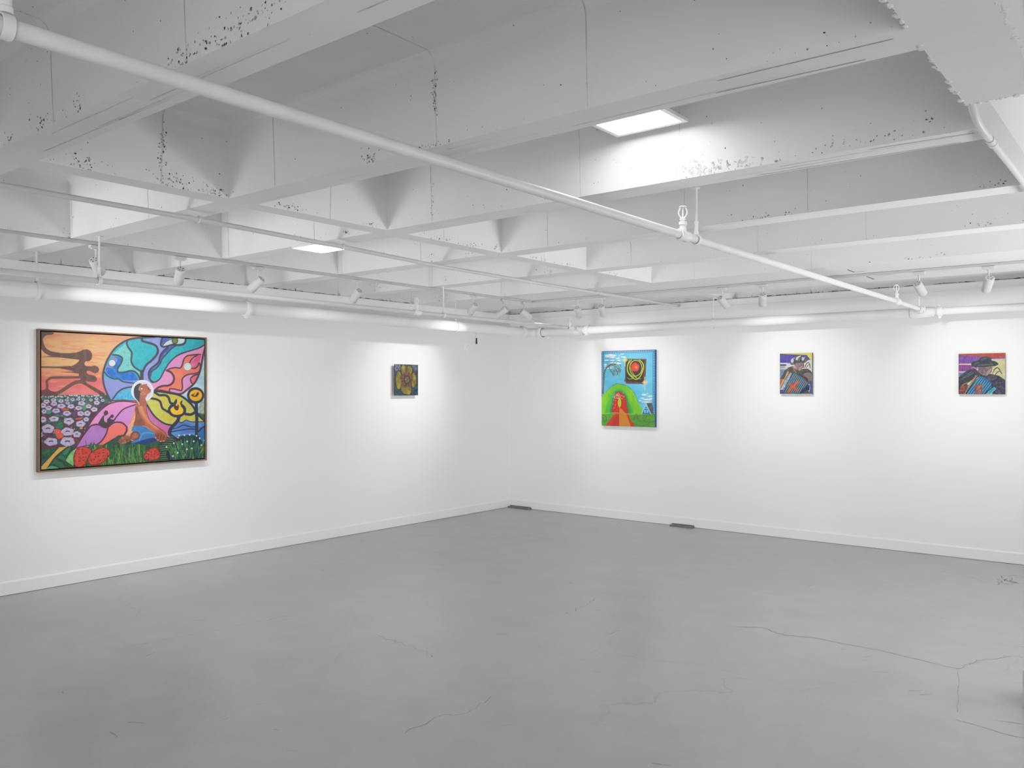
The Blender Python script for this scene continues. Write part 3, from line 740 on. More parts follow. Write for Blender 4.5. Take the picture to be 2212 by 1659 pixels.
    A.oval(1195, 448, 194, 156, NV); A.fill([(1180, 210), (1185, 320), (1060, 420), (1020, 400), (1100, 320)], NV); A.fill([(1312, 240), (1300, 330), (1380, 430), (1300, 430), (1255, 300)], NV)
    A.fill([(1190, 300), (1200, 265), (1245, 270), (1280, 370), (1325, 430), (1310, 510), (1210, 548), (1110, 530), (1055, 450), (1080, 400), (1150, 350)], (248, 176, 32), col2=(252, 196, 60), ts=(0.2, 0.2))
    A.fill([(1150, 300), (1170, 345), (1200, 360), (1215, 315), (1235, 370), (1220, 440), (1180, 455), (1140, 420), (1125, 360)], (70, 58, 48))
    A.oval(1585, 140, 180, 176, NV); A.oval(1590, 138, 134, 120, (254, 182, 34), col2=(250, 160, 30), ts=(0.2, 0.2))
    A.fill([(1490, 130), (1550, 100), (1600, 95), (1640, 65), (1655, 110), (1610, 165), (1530, 165)], (82, 64, 44)); A.fill([(1545, 130), (1590, 95), (1600, 105), (1570, 140)], (250, 190, 60))
    # lower pink wing
    M(); MR = (84, 46, 62)
    A.fill([(1095, 826), (980, 814), (880, 822), (800, 850), (720, 900), (660, 970), (600, 1060), (560, 1140), (520, 1200), (470, 1290), (560, 1262), (680, 1247), (720, 1267), (800, 1242), (900, 1192), (985, 1102), (1010, 1062), (1020, 960), (1075, 850)], (236, 142, 200), col2=(226, 130, 204), ts=(0.05, 0.05))
    A.fill([(1080, 848), (980, 882), (900, 952), (870, 992), (838, 1042), (880, 1028), (950, 1036), (1000, 1056), (1030, 980), (1060, 900)], (200, 130, 206))
    A.fill([(700, 1050), (640, 1062), (580, 1112), (540, 1172), (485, 1270), (680, 1242), (740, 1192), (780, 1122), (792, 1072), (760, 1077)], (184, 122, 202), col2=(174, 110, 186), ts=(0.05, 0.05))
    A.fill([(872, 1042), (930, 1036), (970, 1070), (972, 1112), (930, 1172), (850, 1222), (760, 1257), (708, 1264), (690, 1247), (750, 1202), (780, 1132), (802, 1080)], (250, 112, 102))
    for pts, w in [([(1090, 828), (960, 815), (860, 825), (780, 860), (700, 930), (630, 1020), (560, 1140), (500, 1240), (455, 1305)], 9), ([(480, 1282), (580, 1257), (690, 1247)], 8), ([(1080, 846), (960, 890), (890, 960), (855, 1015)], 10), ([(520, 1200), (600, 1090), (640, 1055), (700, 1047), (760, 1074), (800, 1070), (842, 1038), (880, 1024), (940, 1030), (985, 1070)], 12),
                   ([(800, 1076), (780, 1140), (740, 1205), (690, 1248)], 11), ([(985, 1070), (980, 1120), (920, 1192), (830, 1242), (720, 1272)], 14)]:
        A.line(pts, w, MR)
    Q3()
    A.fill([(1425, 440), (1418, 380), (1450, 335), (1502, 348), (1512, 402), (1472, 437), (1430, 445), (1424, 500), (1432, 552), (1480, 582), (1490, 512), (1550, 452), (1570, 418), (1612, 420), (1622, 462), (1590, 492), (1562, 482), (1552, 502), (1600, 522), (1645, 512), (1590, 592), (1500, 652), (1440, 684), (1370, 662), (1308, 592), (1350, 522), (1400, 445)], (64, 58, 60), curve=False)
    # dark ground behind the figure and grass
    Q4()
    A.fill([(-40, 980), (100, 960), (240, 1100), (600, 1130), (980, 1000), (1080, 1060), (1240, 1080), (1240, 1720), (-400, 1720), (-400, 1200)], (52, 84, 60), col2=(38, 64, 52), ts=(0.1, 0.3), tex=0.2, curve=False)
    M()
    A.fill([(118, 1290), (480, 1270), (420, 1420), (400, 1520), (118, 1520)], (44, 104, 74), col2=(30, 70, 58), ts=(0.18, 0.18), tex=0.2, curve=False)
    A.fill([(420, 1420), (480, 1290), (700, 1250), (900, 1250), (1300, 1240), (1400, 1300), (1400, 1500), (380, 1520)], (56, 100, 58), col2=(38, 74, 50), ts=(0.3, 0.06), tex=0.2, curve=False)
    for _ in range(230):
        x0 = A.rnd.uniform(560, 1180); y0 = A.rnd.uniform(1330, 1500); h = A.rnd.uniform(40, 130); dx = A.rnd.uniform(-25, 25)
        A.line([(x0, y0), (x0 + dx * 0.4, y0 - h * 0.5), (x0 + dx, y0 - h)], A.rnd.uniform(3, 6), A.rnd.choice([(110, 160, 70), (84, 134, 60), (150, 184, 80), (52, 96, 52), (40, 78, 50), (70, 140, 110)]))
    Q4()
    for yy in range(1010, 1560, 46): A.line([(840 + A.rnd.uniform(-20, 60), yy + 12), (950, yy + A.rnd.uniform(-4, 4)), (1110, yy + 6)], 12, (104, 140, 100)); A.line([(820, yy + 30), (960, yy + 24), (1100, yy + 30)], 16, (28, 48, 46))
    A.fill([(1000, 1330), (1100, 1180), (1220, 1085), (1240, 1000), (1350, 982), (1500, 962), (1600, 1002), (1700, 1122), (1830, 1330), (1830, 1540), (1060, 1540), (1000, 1440)], (30, 68, 62), curve=False, col2=(24, 52, 60), ts=(0.3, 0.1))
    A.line([(1230, 1080), (1110, 1190), (1015, 1320), (1010, 1420), (1070, 1500)], 46, (26, 34, 62))
    for _ in range(210):
        x0 = A.rnd.uniform(1060, 1800); y0 = A.rnd.uniform(1200, 1520); top = 990 + abs(x0 - 1450) * 0.55; h = A.rnd.uniform(70, 220); dx = (x0 - 1450) * 0.12 + A.rnd.uniform(-40, 40)
        if y0 - h < top: h = max(30, y0 - top)
        A.line([(x0, y0), (x0 + dx * 0.4, y0 - h * 0.5), (x0 + dx, y0 - h)], A.rnd.uniform(7, 14), A.rnd.choice([(96, 150, 62), (64, 120, 60), (130, 170, 70), (36, 100, 96), (28, 70, 84), (30, 50, 70), (48, 110, 80)]))
    for p in [(1240, 980), (1350, 975), (1462, 968), (1605, 990), (1672, 1042), (1770, 1086), (1408, 1110), (1548, 1106), (1305, 1166), (1708, 1186), (1128, 1146), (972, 1224), (1404, 1274), (1506, 1256), (1212, 1346), (1108, 1418)]:
        A.oval(p[0], p[1], 16, 18, (226, 236, 240))
    # figure
    SK = (186, 104, 76)
    A.fill([(258, 790), (480, 782), (600, 850), (725, 925), (735, 1012), (782, 1092), (700, 1122), (450, 1152), (260, 1160), (280, 1085), (390, 1012), (400, 952), (330, 912), (235, 885)], (62, 124, 188), col2=(52, 108, 174), ts=(0.07, 0.07))
    A.fill([(540, 1062), (700, 1032), (770, 1092), (620, 1150), (250, 1160), (330, 1130), (420, 1095)], (32, 60, 118)); A.line([(400, 1090), (440, 990), (500, 930), (620, 930), (720, 950)], 22, (88, 148, 204))
    A.fill([(305, 560), (235, 690), (190, 790), (170, 890), (190, 970), (240, 960), (232, 890), (250, 820), (275, 765), (330, 700), (340, 600)], (228, 152, 112), col2=(236, 168, 124), ts=(0.15, 0.15))
    A.fill([(340, 300), (400, 265), (470, 280), (515, 335), (545, 430), (562, 540), (610, 650), (700, 732), (800, 802), (900, 882), (962, 962), (972, 1042), (950, 1100), (860, 1112), (780, 1082), (728, 1032), (740, 962), (700, 912), (620, 852), (550, 802), (480, 772), (400, 778), (275, 775), (310, 640), (318, 520), (302, 440)], SK, col2=(176, 94, 70), ts=(0.1, 0.1))
    A.fill([(310, 400), (360, 380), (400, 520), (470, 640), (520, 760), (480, 775), (400, 780), (278, 775), (310, 650), (320, 540)], (116, 72, 62), col2=(140, 86, 70), ts=(0.1, 0.1))
    A.line([(420, 330), (462, 480), (560, 640), (700, 772), (780, 830)], 70, (216, 130, 98), soft=2.0)
    A.fill([(742, 930), (860, 930), (950, 980), (968, 1050), (945, 1098), (860, 1108), (780, 1078), (730, 1030)], (150, 76, 54))
    for pts in ([(800, 960), (790, 1010), (800, 1070)], [(870, 970), (850, 1030), (850, 1100)], [(920, 1000), (900, 1060), (905, 1095)], [(745, 960), (760, 1000), (750, 1030)]): A.line(pts, 11, (92, 44, 36))
    for p in ((745, 1025), (792, 1078), (852, 1104), (912, 1098)): A.oval(p[0], p[1], 14, 11, (232, 190, 170))
    A.line([(545, 340), (570, 540), (640, 690), (760, 790), (900, 880), (970, 960), (980, 1040), (950, 1110)], 9, (96, 52, 48))
    A.oval(90, 1075, 140, 78, (168, 108, 76), rot=-0.35, tex=0.3, col2=(120, 72, 56), ts=(0.3, 0.3)); A.oval(312, 988, 92, 78, (146, 84, 60)); A.oval(310, 990, 52, 46, (176, 110, 80), tex=0.3)
    A.line([(225, 960), (270, 915), (350, 910), (400, 970), (380, 1040), (290, 1075), (225, 1040), (225, 960)], 11, (84, 48, 40))
    Q2()
    A.oval(495, 1395, 250, 246, (226, 230, 240), tex=0.05); A.oval(500, 1400, 205, 205, (206, 208, 232))
    A.fill([(420, 1500), (560, 1470), (560, 1560), (590, 1720), (350, 1720), (410, 1640)], (160, 92, 70))
    A.fill([(430, 1290), (470, 1255), (540, 1245), (598, 1240), (602, 1285), (635, 1325), (660, 1350), (682, 1375), (672, 1425), (610, 1475), (565, 1540), (440, 1560), (430, 1450), (420, 1370)], (184, 106, 80), col2=(170, 92, 70), ts=(0.12, 0.12))
    A.fill([(300, 1400), (315, 1320), (355, 1265), (425, 1228), (475, 1240), (428, 1290), (412, 1370), (455, 1420), (440, 1480), (432, 1560), (415, 1650), (370, 1630), (330, 1560), (305, 1480)], (58, 62, 68), tex=0.12)
    A.oval(480, 1340, 16, 22, (236, 232, 226)); A.oval(480, 1315, 22, 10, (70, 46, 40)); A.line([(600, 1290), (640, 1330), (610, 1340), (675, 1370)], 12, (110, 52, 48))
    A.line([(440, 1450), (500, 1430), (560, 1450), (520, 1480), (455, 1470)], 9, (214, 140, 124)); A.line([(420, 1700), (395, 1640), (330, 1560)], 14, (226, 230, 240))
    # path, leaf and strawberries
    Q3()
    A.fill([(150, 1545), (160, 1465), (350, 1272), (530, 1072), (690, 1060), (560, 1162), (450, 1262), (370, 1372), (300, 1472), (280, 1545)], (226, 182, 78), curve=False, col2=(234, 176, 96), ts=(0.15, 0.15), tex=0.08)
    A.line([(720, 1055), (570, 1165), (455, 1270), (372, 1380), (300, 1490)], 18, (60, 52, 44)); A.line([(180, 1440), (350, 1260), (530, 1065)], 9, (70, 60, 46))
    A.fill([(660, 1330), (740, 1202), (890, 1090), (830, 1262), (805, 1440)], (104, 190, 108), col2=(150, 210, 140), ts=(0.15, 0.15))
    A.fill([(300, 1475), (400, 1440), (525, 1492), (440, 1530), (290, 1540)], (82, 170, 132)); A.fill([(400, 1370), (480, 1340), (590, 1390), (640, 1480), (560, 1470), (470, 1420)], (40, 110, 74)); A.fill([(520, 1260), (600, 1240), (660, 1300), (640, 1340), (560, 1310)], (44, 120, 84)); A.fill([(600, 1180), (720, 1080), (760, 1090), (690, 1200), (640, 1230)], (46, 126, 88))
    for pts in ([(470, 1300), (590, 1330), (640, 1420), (650, 1500)], [(400, 1430), (500, 1450), (560, 1510)], [(640, 1340), (720, 1390), (800, 1450)], [(860, 1080), (740, 1180), (660, 1330)]): A.line(pts, 12, (70, 40, 36))
    def berry(pts, cx, cy, n, sd):
        A.fill(pts, (206, 56, 46), col2=(222, 78, 58), ts=(0.15, 0.15), tex=0.1)
        A.line(pts + pts[:1], 12, (130, 34, 34))
        r = random.Random(sd); P = np.array(pts, float); lo, hi = P.min(0), P.max(0)
        for gx in range(5):
            for gy in range(5):
                px, py = lo[0] + (hi[0] - lo[0]) * (gx + 0.5 + r.uniform(-.25, .25)) / 5, lo[1] + (hi[1] - lo[1]) * (gy + 0.5 + r.uniform(-.25, .25)) / 5
                if ((px - cx) / (hi[0] - lo[0]) * 2) ** 2 + ((py - cy) / (hi[1] - lo[1]) * 2) ** 2 < 0.72:
                    A.oval(px, py, 17, 13, (60, 28, 34), rot=r.uniform(-1, 1)); A.oval(px - 5, py - 5, 6, 6, (228, 150, 130))
    for x0 in (1120, 1180, 1480, 1540): A.line([(x0, 1130), (x0 + 20, 1060), (x0 + 50, 990)], 22, (32, 92, 76))
    berry([(815, 1295), (860, 1142), (950, 1062), (1060, 1072), (1175, 1130), (1130, 1232), (1082, 1322), (1052, 1402), (960, 1464), (850, 1440)], 975, 1262, 20, 3)
    berry([(1105, 1302), (1170, 1182), (1280, 1112), (1400, 1075), (1510, 1122), (1542, 1192), (1472, 1302), (1360, 1392), (1200, 1424), (1120, 1382)], 1320, 1250, 20, 4)
    Q4(); berry([(490, 1422), (550, 1322), (640, 1262), (740, 1240), (812, 1312), (832, 1402), (780, 1482), (650, 1504), (520, 1474)], 660, 1375, 20, 5)

r = empty('framed_painting', (0.0, -4.94, 1.41), 'large painting of a seated winged figure in a dark wood frame, left wall', 'painting')
fy0, fy1, fz0, fz1, fx = -5.632, -4.262, 0.877, 1.945, 0.048
bm = bmesh.new()
t = 0.011
for lo, hi in (((0.001, fy0, fz0), (fx, fy0 + t, fz1)), ((0.001, fy1 - t, fz0), (fx, fy1, fz1)), ((0.001, fy0 + t, fz0), (fx, fy1 - t, fz0 + t)), ((0.001, fy0 + t, fz1 - t), (fx, fy1 - t, fz1))):
    box(bm, (lo[0], lo[1] + 4.94, lo[2] - 1.41), (hi[0], hi[1] + 4.94, hi[2] - 1.41), 0, 0.0012)
obj('picture_frame', bm, M_FRAME, r)
bm = bmesh.new(); box(bm, (0.002, fy0 + t + 4.94, fz0 + t - 1.41), (0.012, fy1 - t + 4.94, fz1 - t - 1.41)); obj('backing_board', bm, M_GAP, r)
g = t + 0.010
canvas_mesh('picture_canvas', (0.040, fy0 + g, fz0 + g), (0, fy1 - fy0 - 2 * g, 0), (0, 0, fz1 - fz0 - 2 * g), (1, 0, 0), 500, 392, paint_large, (20, 18, 16), 0.026, r, ART_GAIN * 1.03)

# ---- small flower
def paint_flower(A):
    A.sheet(820, 720, 9.217); x, y = A.xy()
    A.c[:] = (82, 88, 116)
    A.rect(280, 590, 780, 1260, (84, 88, 118), col2=(52, 60, 84), ts=(0.6, 0.6), tex=0.4)
    A.fill([(300, 1050), (420, 1100), (430, 1240), (290, 1250)], (70, 116, 122), col2=(40, 60, 76), ts=(0.7, 0.7), tex=0.4); A.fill([(640, 1080), (760, 1040), (760, 1240), (620, 1240)], (72, 110, 130), col2=(40, 56, 80), ts=(0.7, 0.7), tex=0.4)
    A.fill([(300, 610), (410, 620), (400, 740), (310, 740)], (168, 164, 190), col2=(74, 78, 110), ts=(0.8, 0.8), tex=0.3); A.fill([(650, 620), (750, 625), (750, 740), (680, 740)], (120, 144, 170), col2=(70, 86, 116), ts=(0.8, 0.8), tex=0.3)
    DKO = (72, 70, 60); PT = (160, 148, 52); P2 = (132, 124, 56)
    for pts in ([(415, 680), (470, 625), (540, 660), (600, 640), (650, 690), (650, 760), (600, 860), (500, 870), (440, 800)], [(325, 820), (370, 745), (420, 780), (445, 920), (440, 1050), (390, 1115), (340, 1090), (318, 960)],
                [(650, 800), (690, 770), (725, 850), (735, 960), (715, 1060), (660, 1085), (630, 1000), (625, 900)], [(440, 1030), (520, 1000), (610, 1020), (635, 1120), (620, 1200), (560, 1220), (470, 1200), (420, 1110)]):
        A.fill(pts, PT, col2=P2, ts=(0.4, 0.12), tex=0.18); A.line(pts + pts[:1], 14, DKO)
    for p in ((380, 1060), (580, 1180), (690, 890), (470, 680)): A.oval(p[0], p[1], 26, 44, (196, 172, 54), soft=1.5)
    A.line([(535, 640), (540, 740)], 40, (92, 92, 56), soft=1.0)
    A.oval(540, 920, 118, 150, (128, 84, 62), soft=2.2, wob=0.12, col2=(112, 76, 70), ts=(0.4, 0.4), tex=0.25)
    for k in range(26):
        a = k / 26 * 6.283; A.line([(545 + 60 * cos(a), 925 + 75 * sin(a)), (545 + 115 * cos(a), 925 + 150 * sin(a))], 10, A.rnd.choice([(96, 52, 56), (150, 100, 60), (70, 56, 56), (156, 84, 66)]))
    A.oval(545, 925, 62, 86, (58, 50, 56)); A.oval(545, 925, 46, 66, (136, 140, 104), col2=(84, 92, 76), ts=(0.9, 0.9), tex=0.3)
    A.line([(298, 600), (298, 1250)], 16, (44, 44, 56)); A.line([(290, 605), (760, 620)], 12, (56, 56, 78)); A.line([(290, 1240), (760, 1235)], 12, (52, 58, 72))
r = empty('painting', (0.0, -1.85, 1.595), 'small painting of a yellow flower on blue, standing off the left wall', 'painting')
canvas_mesh('picture_canvas', (0.050, -2.042, 1.425), (0, 0.352, 0), (0, 0, 0.340), (1, 0, 0), 170, 165, paint_flower, (62, 62, 76), 0.010, r, ART_GAIN * 0.86)
bm = bmesh.new(); box(bm, (0.001, -0.08, -0.10), (0.0395, 0.08, 0.10)); obj('hanging_cleat', bm, M_WALL, r)

# ---- blue painting
def paint_blue(A):
    A.sheet(1260, 740, 8.295); x, y = A.xy()
    A.c[:] = (14, 100, 166)
    A.rect(366, 180, 1246, 1300, (88, 184, 232), col2=(104, 196, 236), ts=(0.06, 0.06), tex=0.04)
    A.rect(320, 172, 1300, 184, (20, 108, 170)); A.fill([(325, 130), (1300, 110), (1300, 160), (366, 190), (325, 190)], (16, 100, 164), curve=False)
    A.fill([(366, 190), (1246, 164), (1246, 200), (366, 205)], (88, 184, 232), curve=False)
    W = (236, 244, 248)
    for k in range(30): A.oval(350 + k * 31.5, 176 - k * 0.95, 11, 6, W)
    for k in range(27): A.oval(348, 205 + k * 29, 6.5, 9, W)
    for k in range(38): A.oval(1266, 190 + k * 29, 7, 9, W)
    for cx, cy, rx, ry in [(490, 232, 100, 24), (430, 250, 40, 16), (520, 270, 56, 10), (620, 280, 36, 11), (700, 208, 28, 8), (650, 238, 22, 7), (720, 258, 44, 11), (420, 316, 42, 13), (520, 318, 44, 11), (640, 318, 40, 10), (560, 365, 90, 13), (640, 378, 44, 10), (395, 392, 30, 12), (500, 430, 46, 13), (450, 460, 70, 10), (395, 420, 22, 8),
                           (1090, 935, 44, 16), (1150, 915, 18, 7), (1200, 960, 48, 12), (1060, 995, 36, 10), (1150, 1020, 84, 14), (1020, 1040, 26, 9), (1140, 1065, 80, 11), (1060, 1065, 16, 7), (1215, 1000, 30, 8)]:
        A.oval(cx, cy, rx, ry, W, wob=0.1, seed=cx, tex=0.03)
    BR = (108, 100, 72)
    for pts, w in [([(352, 900), (366, 700), (376, 560), (400, 480), (440, 430), (500, 390), (580, 385)], 22), ([(460, 420), (470, 470), (505, 520), (545, 585)], 13), ([(440, 430), (540, 420), (600, 440), (650, 480), (680, 490)], 13), ([(520, 400), (600, 400), (640, 440), (660, 470)], 10), ([(540, 360), (580, 330)], 9), ([(590, 360), (630, 335)], 8),
                   ([(600, 440), (640, 500), (650, 550)], 9), ([(560, 430), (590, 490), (620, 575)], 9), ([(500, 510), (530, 560), (540, 590)], 8), ([(640, 400), (675, 400), (665, 430)], 12), ([(530, 520), (560, 500), (600, 500), (620, 540)], 10), ([(600, 520), (660, 500)], 9), ([(520, 540), (560, 560)], 9)]:
        A.line(pts, w, BR)
    for _ in range(40): A.line([(u := A.rnd.uniform(500, 670), v := A.rnd.uniform(470, 580)), (u + A.rnd.uniform(-18, 18), v + A.rnd.uniform(6, 26))], 6, A.rnd.choice([(110, 110, 70), (150, 152, 96), (90, 84, 60)]))
    A.fill([(745, 290), (1132, 292), (1112, 745), (760, 735), (760, 700), (730, 695), (750, 640)], (98, 66, 56), curve=False, tex=0.06)
    A.fill([(765, 310), (1096, 312), (1070, 712), (772, 690)], (46, 42, 42), curve=False, tex=0.1)
    YG = (190, 208, 56)
    for pts, w in [([(860, 310), (800, 400), (790, 500), (830, 580), (900, 640), (950, 660), (1010, 620), (1060, 520), (1080, 420), (1050, 350), (1000, 310)], 15), ([(830, 310), (790, 420), (810, 540), (900, 620)], 10), ([(840, 400), (880, 340), (940, 320), (1010, 345), (1050, 430), (1040, 520), (990, 580), (920, 602), (860, 550), (830, 460), (850, 370)], 13), ([(840, 440), (890, 550), (950, 630)], 8), ([(790, 630), (830, 655), (900, 640)], 8), ([(900, 590), (960, 640), (1030, 650)], 8)]:
        A.line(pts, w, YG)
    A.oval(930, 440, 72, 78, (226, 52, 36), wob=0.04); A.oval(945, 440, 26, 22, (244, 120, 50), rot=0.9, soft=1.5); A.oval(955, 450, 10, 10, (248, 170, 70), soft=1)
    for cx, cy, up, dn in ((748, 312, 48, 110), (1103, 715, 100, 130)):
        Y = (246, 206, 118)
        A.line([(cx, cy - up), (cx, cy + dn)], 12, Y, curve=False); A.line([(cx - 45, cy), (cx + 50, cy)], 10, Y, curve=False)
        for a in (0.5, 1.05, 2.1, 2.65): A.line([(cx - 36 * cos(a), cy - 36 * sin(a)), (cx + 36 * cos(a), cy + 36 * sin(a))], 10, Y, curve=False)
    A.fill([(320, 1000), (420, 862), (520, 768), (600, 732), (720, 748), (830, 798), (920, 898), (985, 1060), (1045, 1290), (320, 1300)], (30, 110, 150), curve=False)
    A.fill([(320, 1010), (420, 872), (520, 780), (600, 744), (720, 760), (825, 808), (910, 905), (975, 1060), (1030, 1290), (320, 1300)], (134, 214, 38), col2=(112, 200, 50), ts=(0.15, 0.05))
    A.fill([(420, 1290), (440, 1080), (500, 910), (580, 850), (680, 840), (770, 920), (830, 1060), (860, 1290)], (66, 176, 66), soft=3, col2=(90, 190, 60), ts=(0.2, 0.06))
    A.fill([(500, 1290), (510, 1080), (545, 930), (610, 870), (700, 880), (770, 960), (795, 1110), (810, 1290)], (40, 138, 104), soft=2)
    A.fill([(530, 1290), (540, 1050), (572, 922), (622, 880), (700, 902), (752, 972), (780, 1122), (790, 1290)], (208, 54, 44), tex=0.06)
    for _ in range(46): A.oval(A.rnd.uniform(550, 730), 1010 - A.rnd.uniform(0, 130) * (1 - abs(A.rnd.uniform(-.6, .6))), 7, 5, (224, 220, 190))
    for _ in range(30): A.oval(A.rnd.uniform(440, 600), A.rnd.uniform(900, 1210), 5, 6, A.rnd.choice([(120, 196, 170), (224, 220, 190), (60, 150, 130)]))
    A.oval(650, 1080, 30, 82, (184, 216, 34)); A.fill([(645, 1160), (648, 1290), (770, 1290), (700, 1200)], (226, 136, 52), curve=False)
    A.rect(320, 1275, 1300, 1530, (88, 168, 60), col2=(78, 154, 62), ts=(0.08, 0.3), tex=0.06)
    A.fill([(435, 1510), (470, 1390), (550, 1295), (640, 1268), (790, 1275), (850, 1390), (895, 1510)], (214, 62, 44), tex=0.05)
    A.fill([(480, 1510), (520, 1390), (600, 1300), (642, 1290), (644, 1510)], (190, 54, 42), curve=False); A.fill([(642, 1280), (770, 1275), (855, 1510), (644, 1510)], (222, 134, 48), curve=False)
    A.line([(325, 1280), (420, 1272), (560, 1262), (700, 1268), (860, 1284), (1000, 1284), (1150, 1276), (1300, 1262)], 10, (184, 206, 52))
    for pts in ([(345, 1290), (400, 1320), (410, 1400), (370, 1410), (345, 1330)], [(900, 1400), (940, 1290), (965, 1290), (975, 1370), (1020, 1410)], [(1020, 1410), (1080, 1400), (1150, 1290)], [(1100, 1300), (1070, 1360), (1120, 1420), (1200, 1430), (1285, 1400)], [(1000, 1500), (1120, 1480), (1200, 1430)]): A.line(pts, 8, (128, 84, 44))
    A.fill([(1135, 1090), (1230, 1080), (1262, 1275), (1205, 1275)], (98, 98, 98), curve=False, col2=(74, 74, 76), ts=(0.5, 0.2))
    A.fill([(1125, 1085), (1210, 1280), (1045, 1280)], (22, 116, 184), curve=False)
    A.line([(1045, 1278), (1122, 1095), (1208, 1278)], 16, (168, 216, 244), curve=False)
    A.rect(1090, 1205, 1118, 1260, (150, 206, 240)); A.rect(1136, 1205, 1164, 1260, (150, 206, 240)); A.line([(1090, 1180), (1160, 1180)], 12, (150, 206, 240), curve=False); A.line([(1105, 1150), (1145, 1150)], 10, (150, 206, 240), curve=False); A.oval(1125, 1135, 12, 9, (150, 206, 240))
r = empty('painting', (1.75, 0.0, 1.50), 'bright blue painting of a green hill under a black square, right-hand wall', 'painting')
canvas_mesh('picture_canvas', (1.400, -0.042, 1.070), (0.697, 0, 0), (0, 0, 0.864), (0, -1, 0), 260, 340, paint_blue, (16, 92, 160), 0.040, r, ART_GAIN * 1.12)

# ---- accordion player in a helmet-like cap
def paint_player1(A):
    A.sheet(1660, 740, 12.76); x, y = A.xy()
    A.c[:] = (216, 218, 206)
    A.rect(310, 260, 1230, 360, (206, 206, 110), col2=(224, 214, 96), ts=(0.1, 0.2)); A.fill([(1030, 280), (1210, 270), (1210, 500), (1150, 480), (1060, 350)], (228, 218, 90), curve=False)
    A.fill([(310, 318), (1050, 350), (1145, 470), (1050, 500), (900, 560), (600, 570), (310, 560)], (64, 58, 152), curve=False, tex=0.12, col2=(76, 70, 166), ts=(0.2, 0.2)); A.line([(310, 318), (1050, 350), (1145, 470)], 14, (50, 46, 70), curve=False)
    A.rect(310, 560, 520, 610, (226, 226, 224)); A.rect(310, 598, 490, 642, (60, 58, 130)); A.rect(310, 650, 460, 710, (160, 158, 150)); A.rect(310, 735, 500, 1010, (96, 128, 160), col2=(110, 146, 176), ts=(0.2, 0.2))
    CT = (88, 80, 78)
    A.fill([(320, 1010), (380, 900), (440, 780), (540, 690), (660, 650), (760, 690), (860, 760), (980, 720), (1080, 720), (1170, 780), (1210, 860), (1210, 1130), (1090, 1150), (700, 960), (420, 1010)], CT, curve=False, tex=0.3, col2=(66, 62, 64), ts=(0.25, 0.25))
    A.fill([(960, 860), (1100, 830), (1200, 880), (1195, 1100), (1120, 1090), (1060, 1000)], (134, 122, 116), tex=0.25, col2=(110, 100, 98), ts=(0.3, 0.3))
    A.line([(860, 760), (960, 740), (1090, 730)], 16, (54, 50, 52)); A.line([(920, 860), (1060, 820), (1140, 790)], 18, (56, 52, 54)); A.line([(1000, 950), (1080, 1000), (1060, 1060)], 20, (58, 52, 54)); A.line([(660, 680), (720, 760), (760, 830)], 20, (136, 124, 124)); A.line([(820, 870), (1000, 980), (1090, 1080)], 30, (48, 42, 48))
    A.line([(1000, 690), (1040, 600), (1080, 550), (1130, 580), (1150, 700)], 20, (56, 54, 54)); A.line([(1040, 690), (1090, 630), (1130, 600)], 16, (56, 54, 54))
    A.fill([(705, 600), (740, 570), (950, 560), (970, 640), (920, 740), (850, 780), (790, 750), (740, 720)], (150, 118, 120), tex=0.2, col2=(124, 96, 102), ts=(0.35, 0.35))
    A.fill([(690, 690), (740, 640), (760, 690), (740, 720)], (196, 150, 146)); A.fill([(850, 690), (930, 660), (900, 740), (830, 770)], (170, 130, 136)); A.line([(960, 560), (975, 640), (960, 690)], 18, (52, 48, 50))
    A.fill([(600, 560), (620, 480), (690, 420), (780, 370), (880, 355), (980, 400), (1060, 450), (1075, 500), (1000, 560), (880, 560), (740, 570), (680, 620), (610, 610)], (92, 94, 102), curve=False, tex=0.25, col2=(64, 66, 74), ts=(0.3, 0.3))
    A.fill([(615, 500), (650, 440), (720, 415), (700, 480), (680, 540), (640, 560)], (206, 206, 214)); A.fill([(780, 400), (870, 360), (900, 370), (830, 420), (800, 480), (750, 470)], (216, 214, 216)); A.fill([(920, 400), (970, 420), (960, 500), (920, 480)], (190, 186, 206)); A.line([(990, 410), (965, 470)], 22, (220, 214, 216)); A.line([(730, 540), (850, 520), (980, 540)], 20, (48, 48, 54)); A.line([(690, 430), (720, 520), (730, 600)], 20, (52, 54, 60)); A.line([(900, 380), (900, 470), (880, 520)], 22, (46, 46, 52))
    A.fill([(310, 1020), (420, 1000), (380, 1090), (310, 1260)], (196, 96, 60), curve=False, tex=0.2)
    A.fill([(330, 1240), (520, 800), (565, 800), (540, 900), (350, 1265)], (222, 136, 58), curve=False, tex=0.2, col2=(226, 168, 72), ts=(0.3, 0.3)); A.line([(545, 800), (480, 920), (345, 1250)], 14, (210, 170, 80), curve=False)
    A.fill([(345, 1270), (480, 1000), (600, 830), (645, 850), (600, 960), (420, 1320)], (120, 152, 186), curve=False, tex=0.3, col2=(176, 200, 216), ts=(0.5, 0.5)); A.line([(330, 1270), (440, 1050), (540, 880)], 14, (40, 58, 70), curve=False)
    A.fill([(420, 1340), (560, 1060), (680, 840), (740, 850), (920, 960), (1090, 1100), (1080, 1180), (900, 1320), (820, 1410), (400, 1410)], (66, 94, 116), curve=False, tex=0.12)
    for k in range(21):
        t = k / 20; a = np.array([690, 850]) * (1 - t) + np.array([1090, 1110]) * t; L = 590 - 200 * t
        b = a + np.array([-0.52, 0.85]) * L
        A.line([tuple(a), tuple(b)], 9, (150, 182, 196) if k % 2 else (40, 60, 82), curve=False)
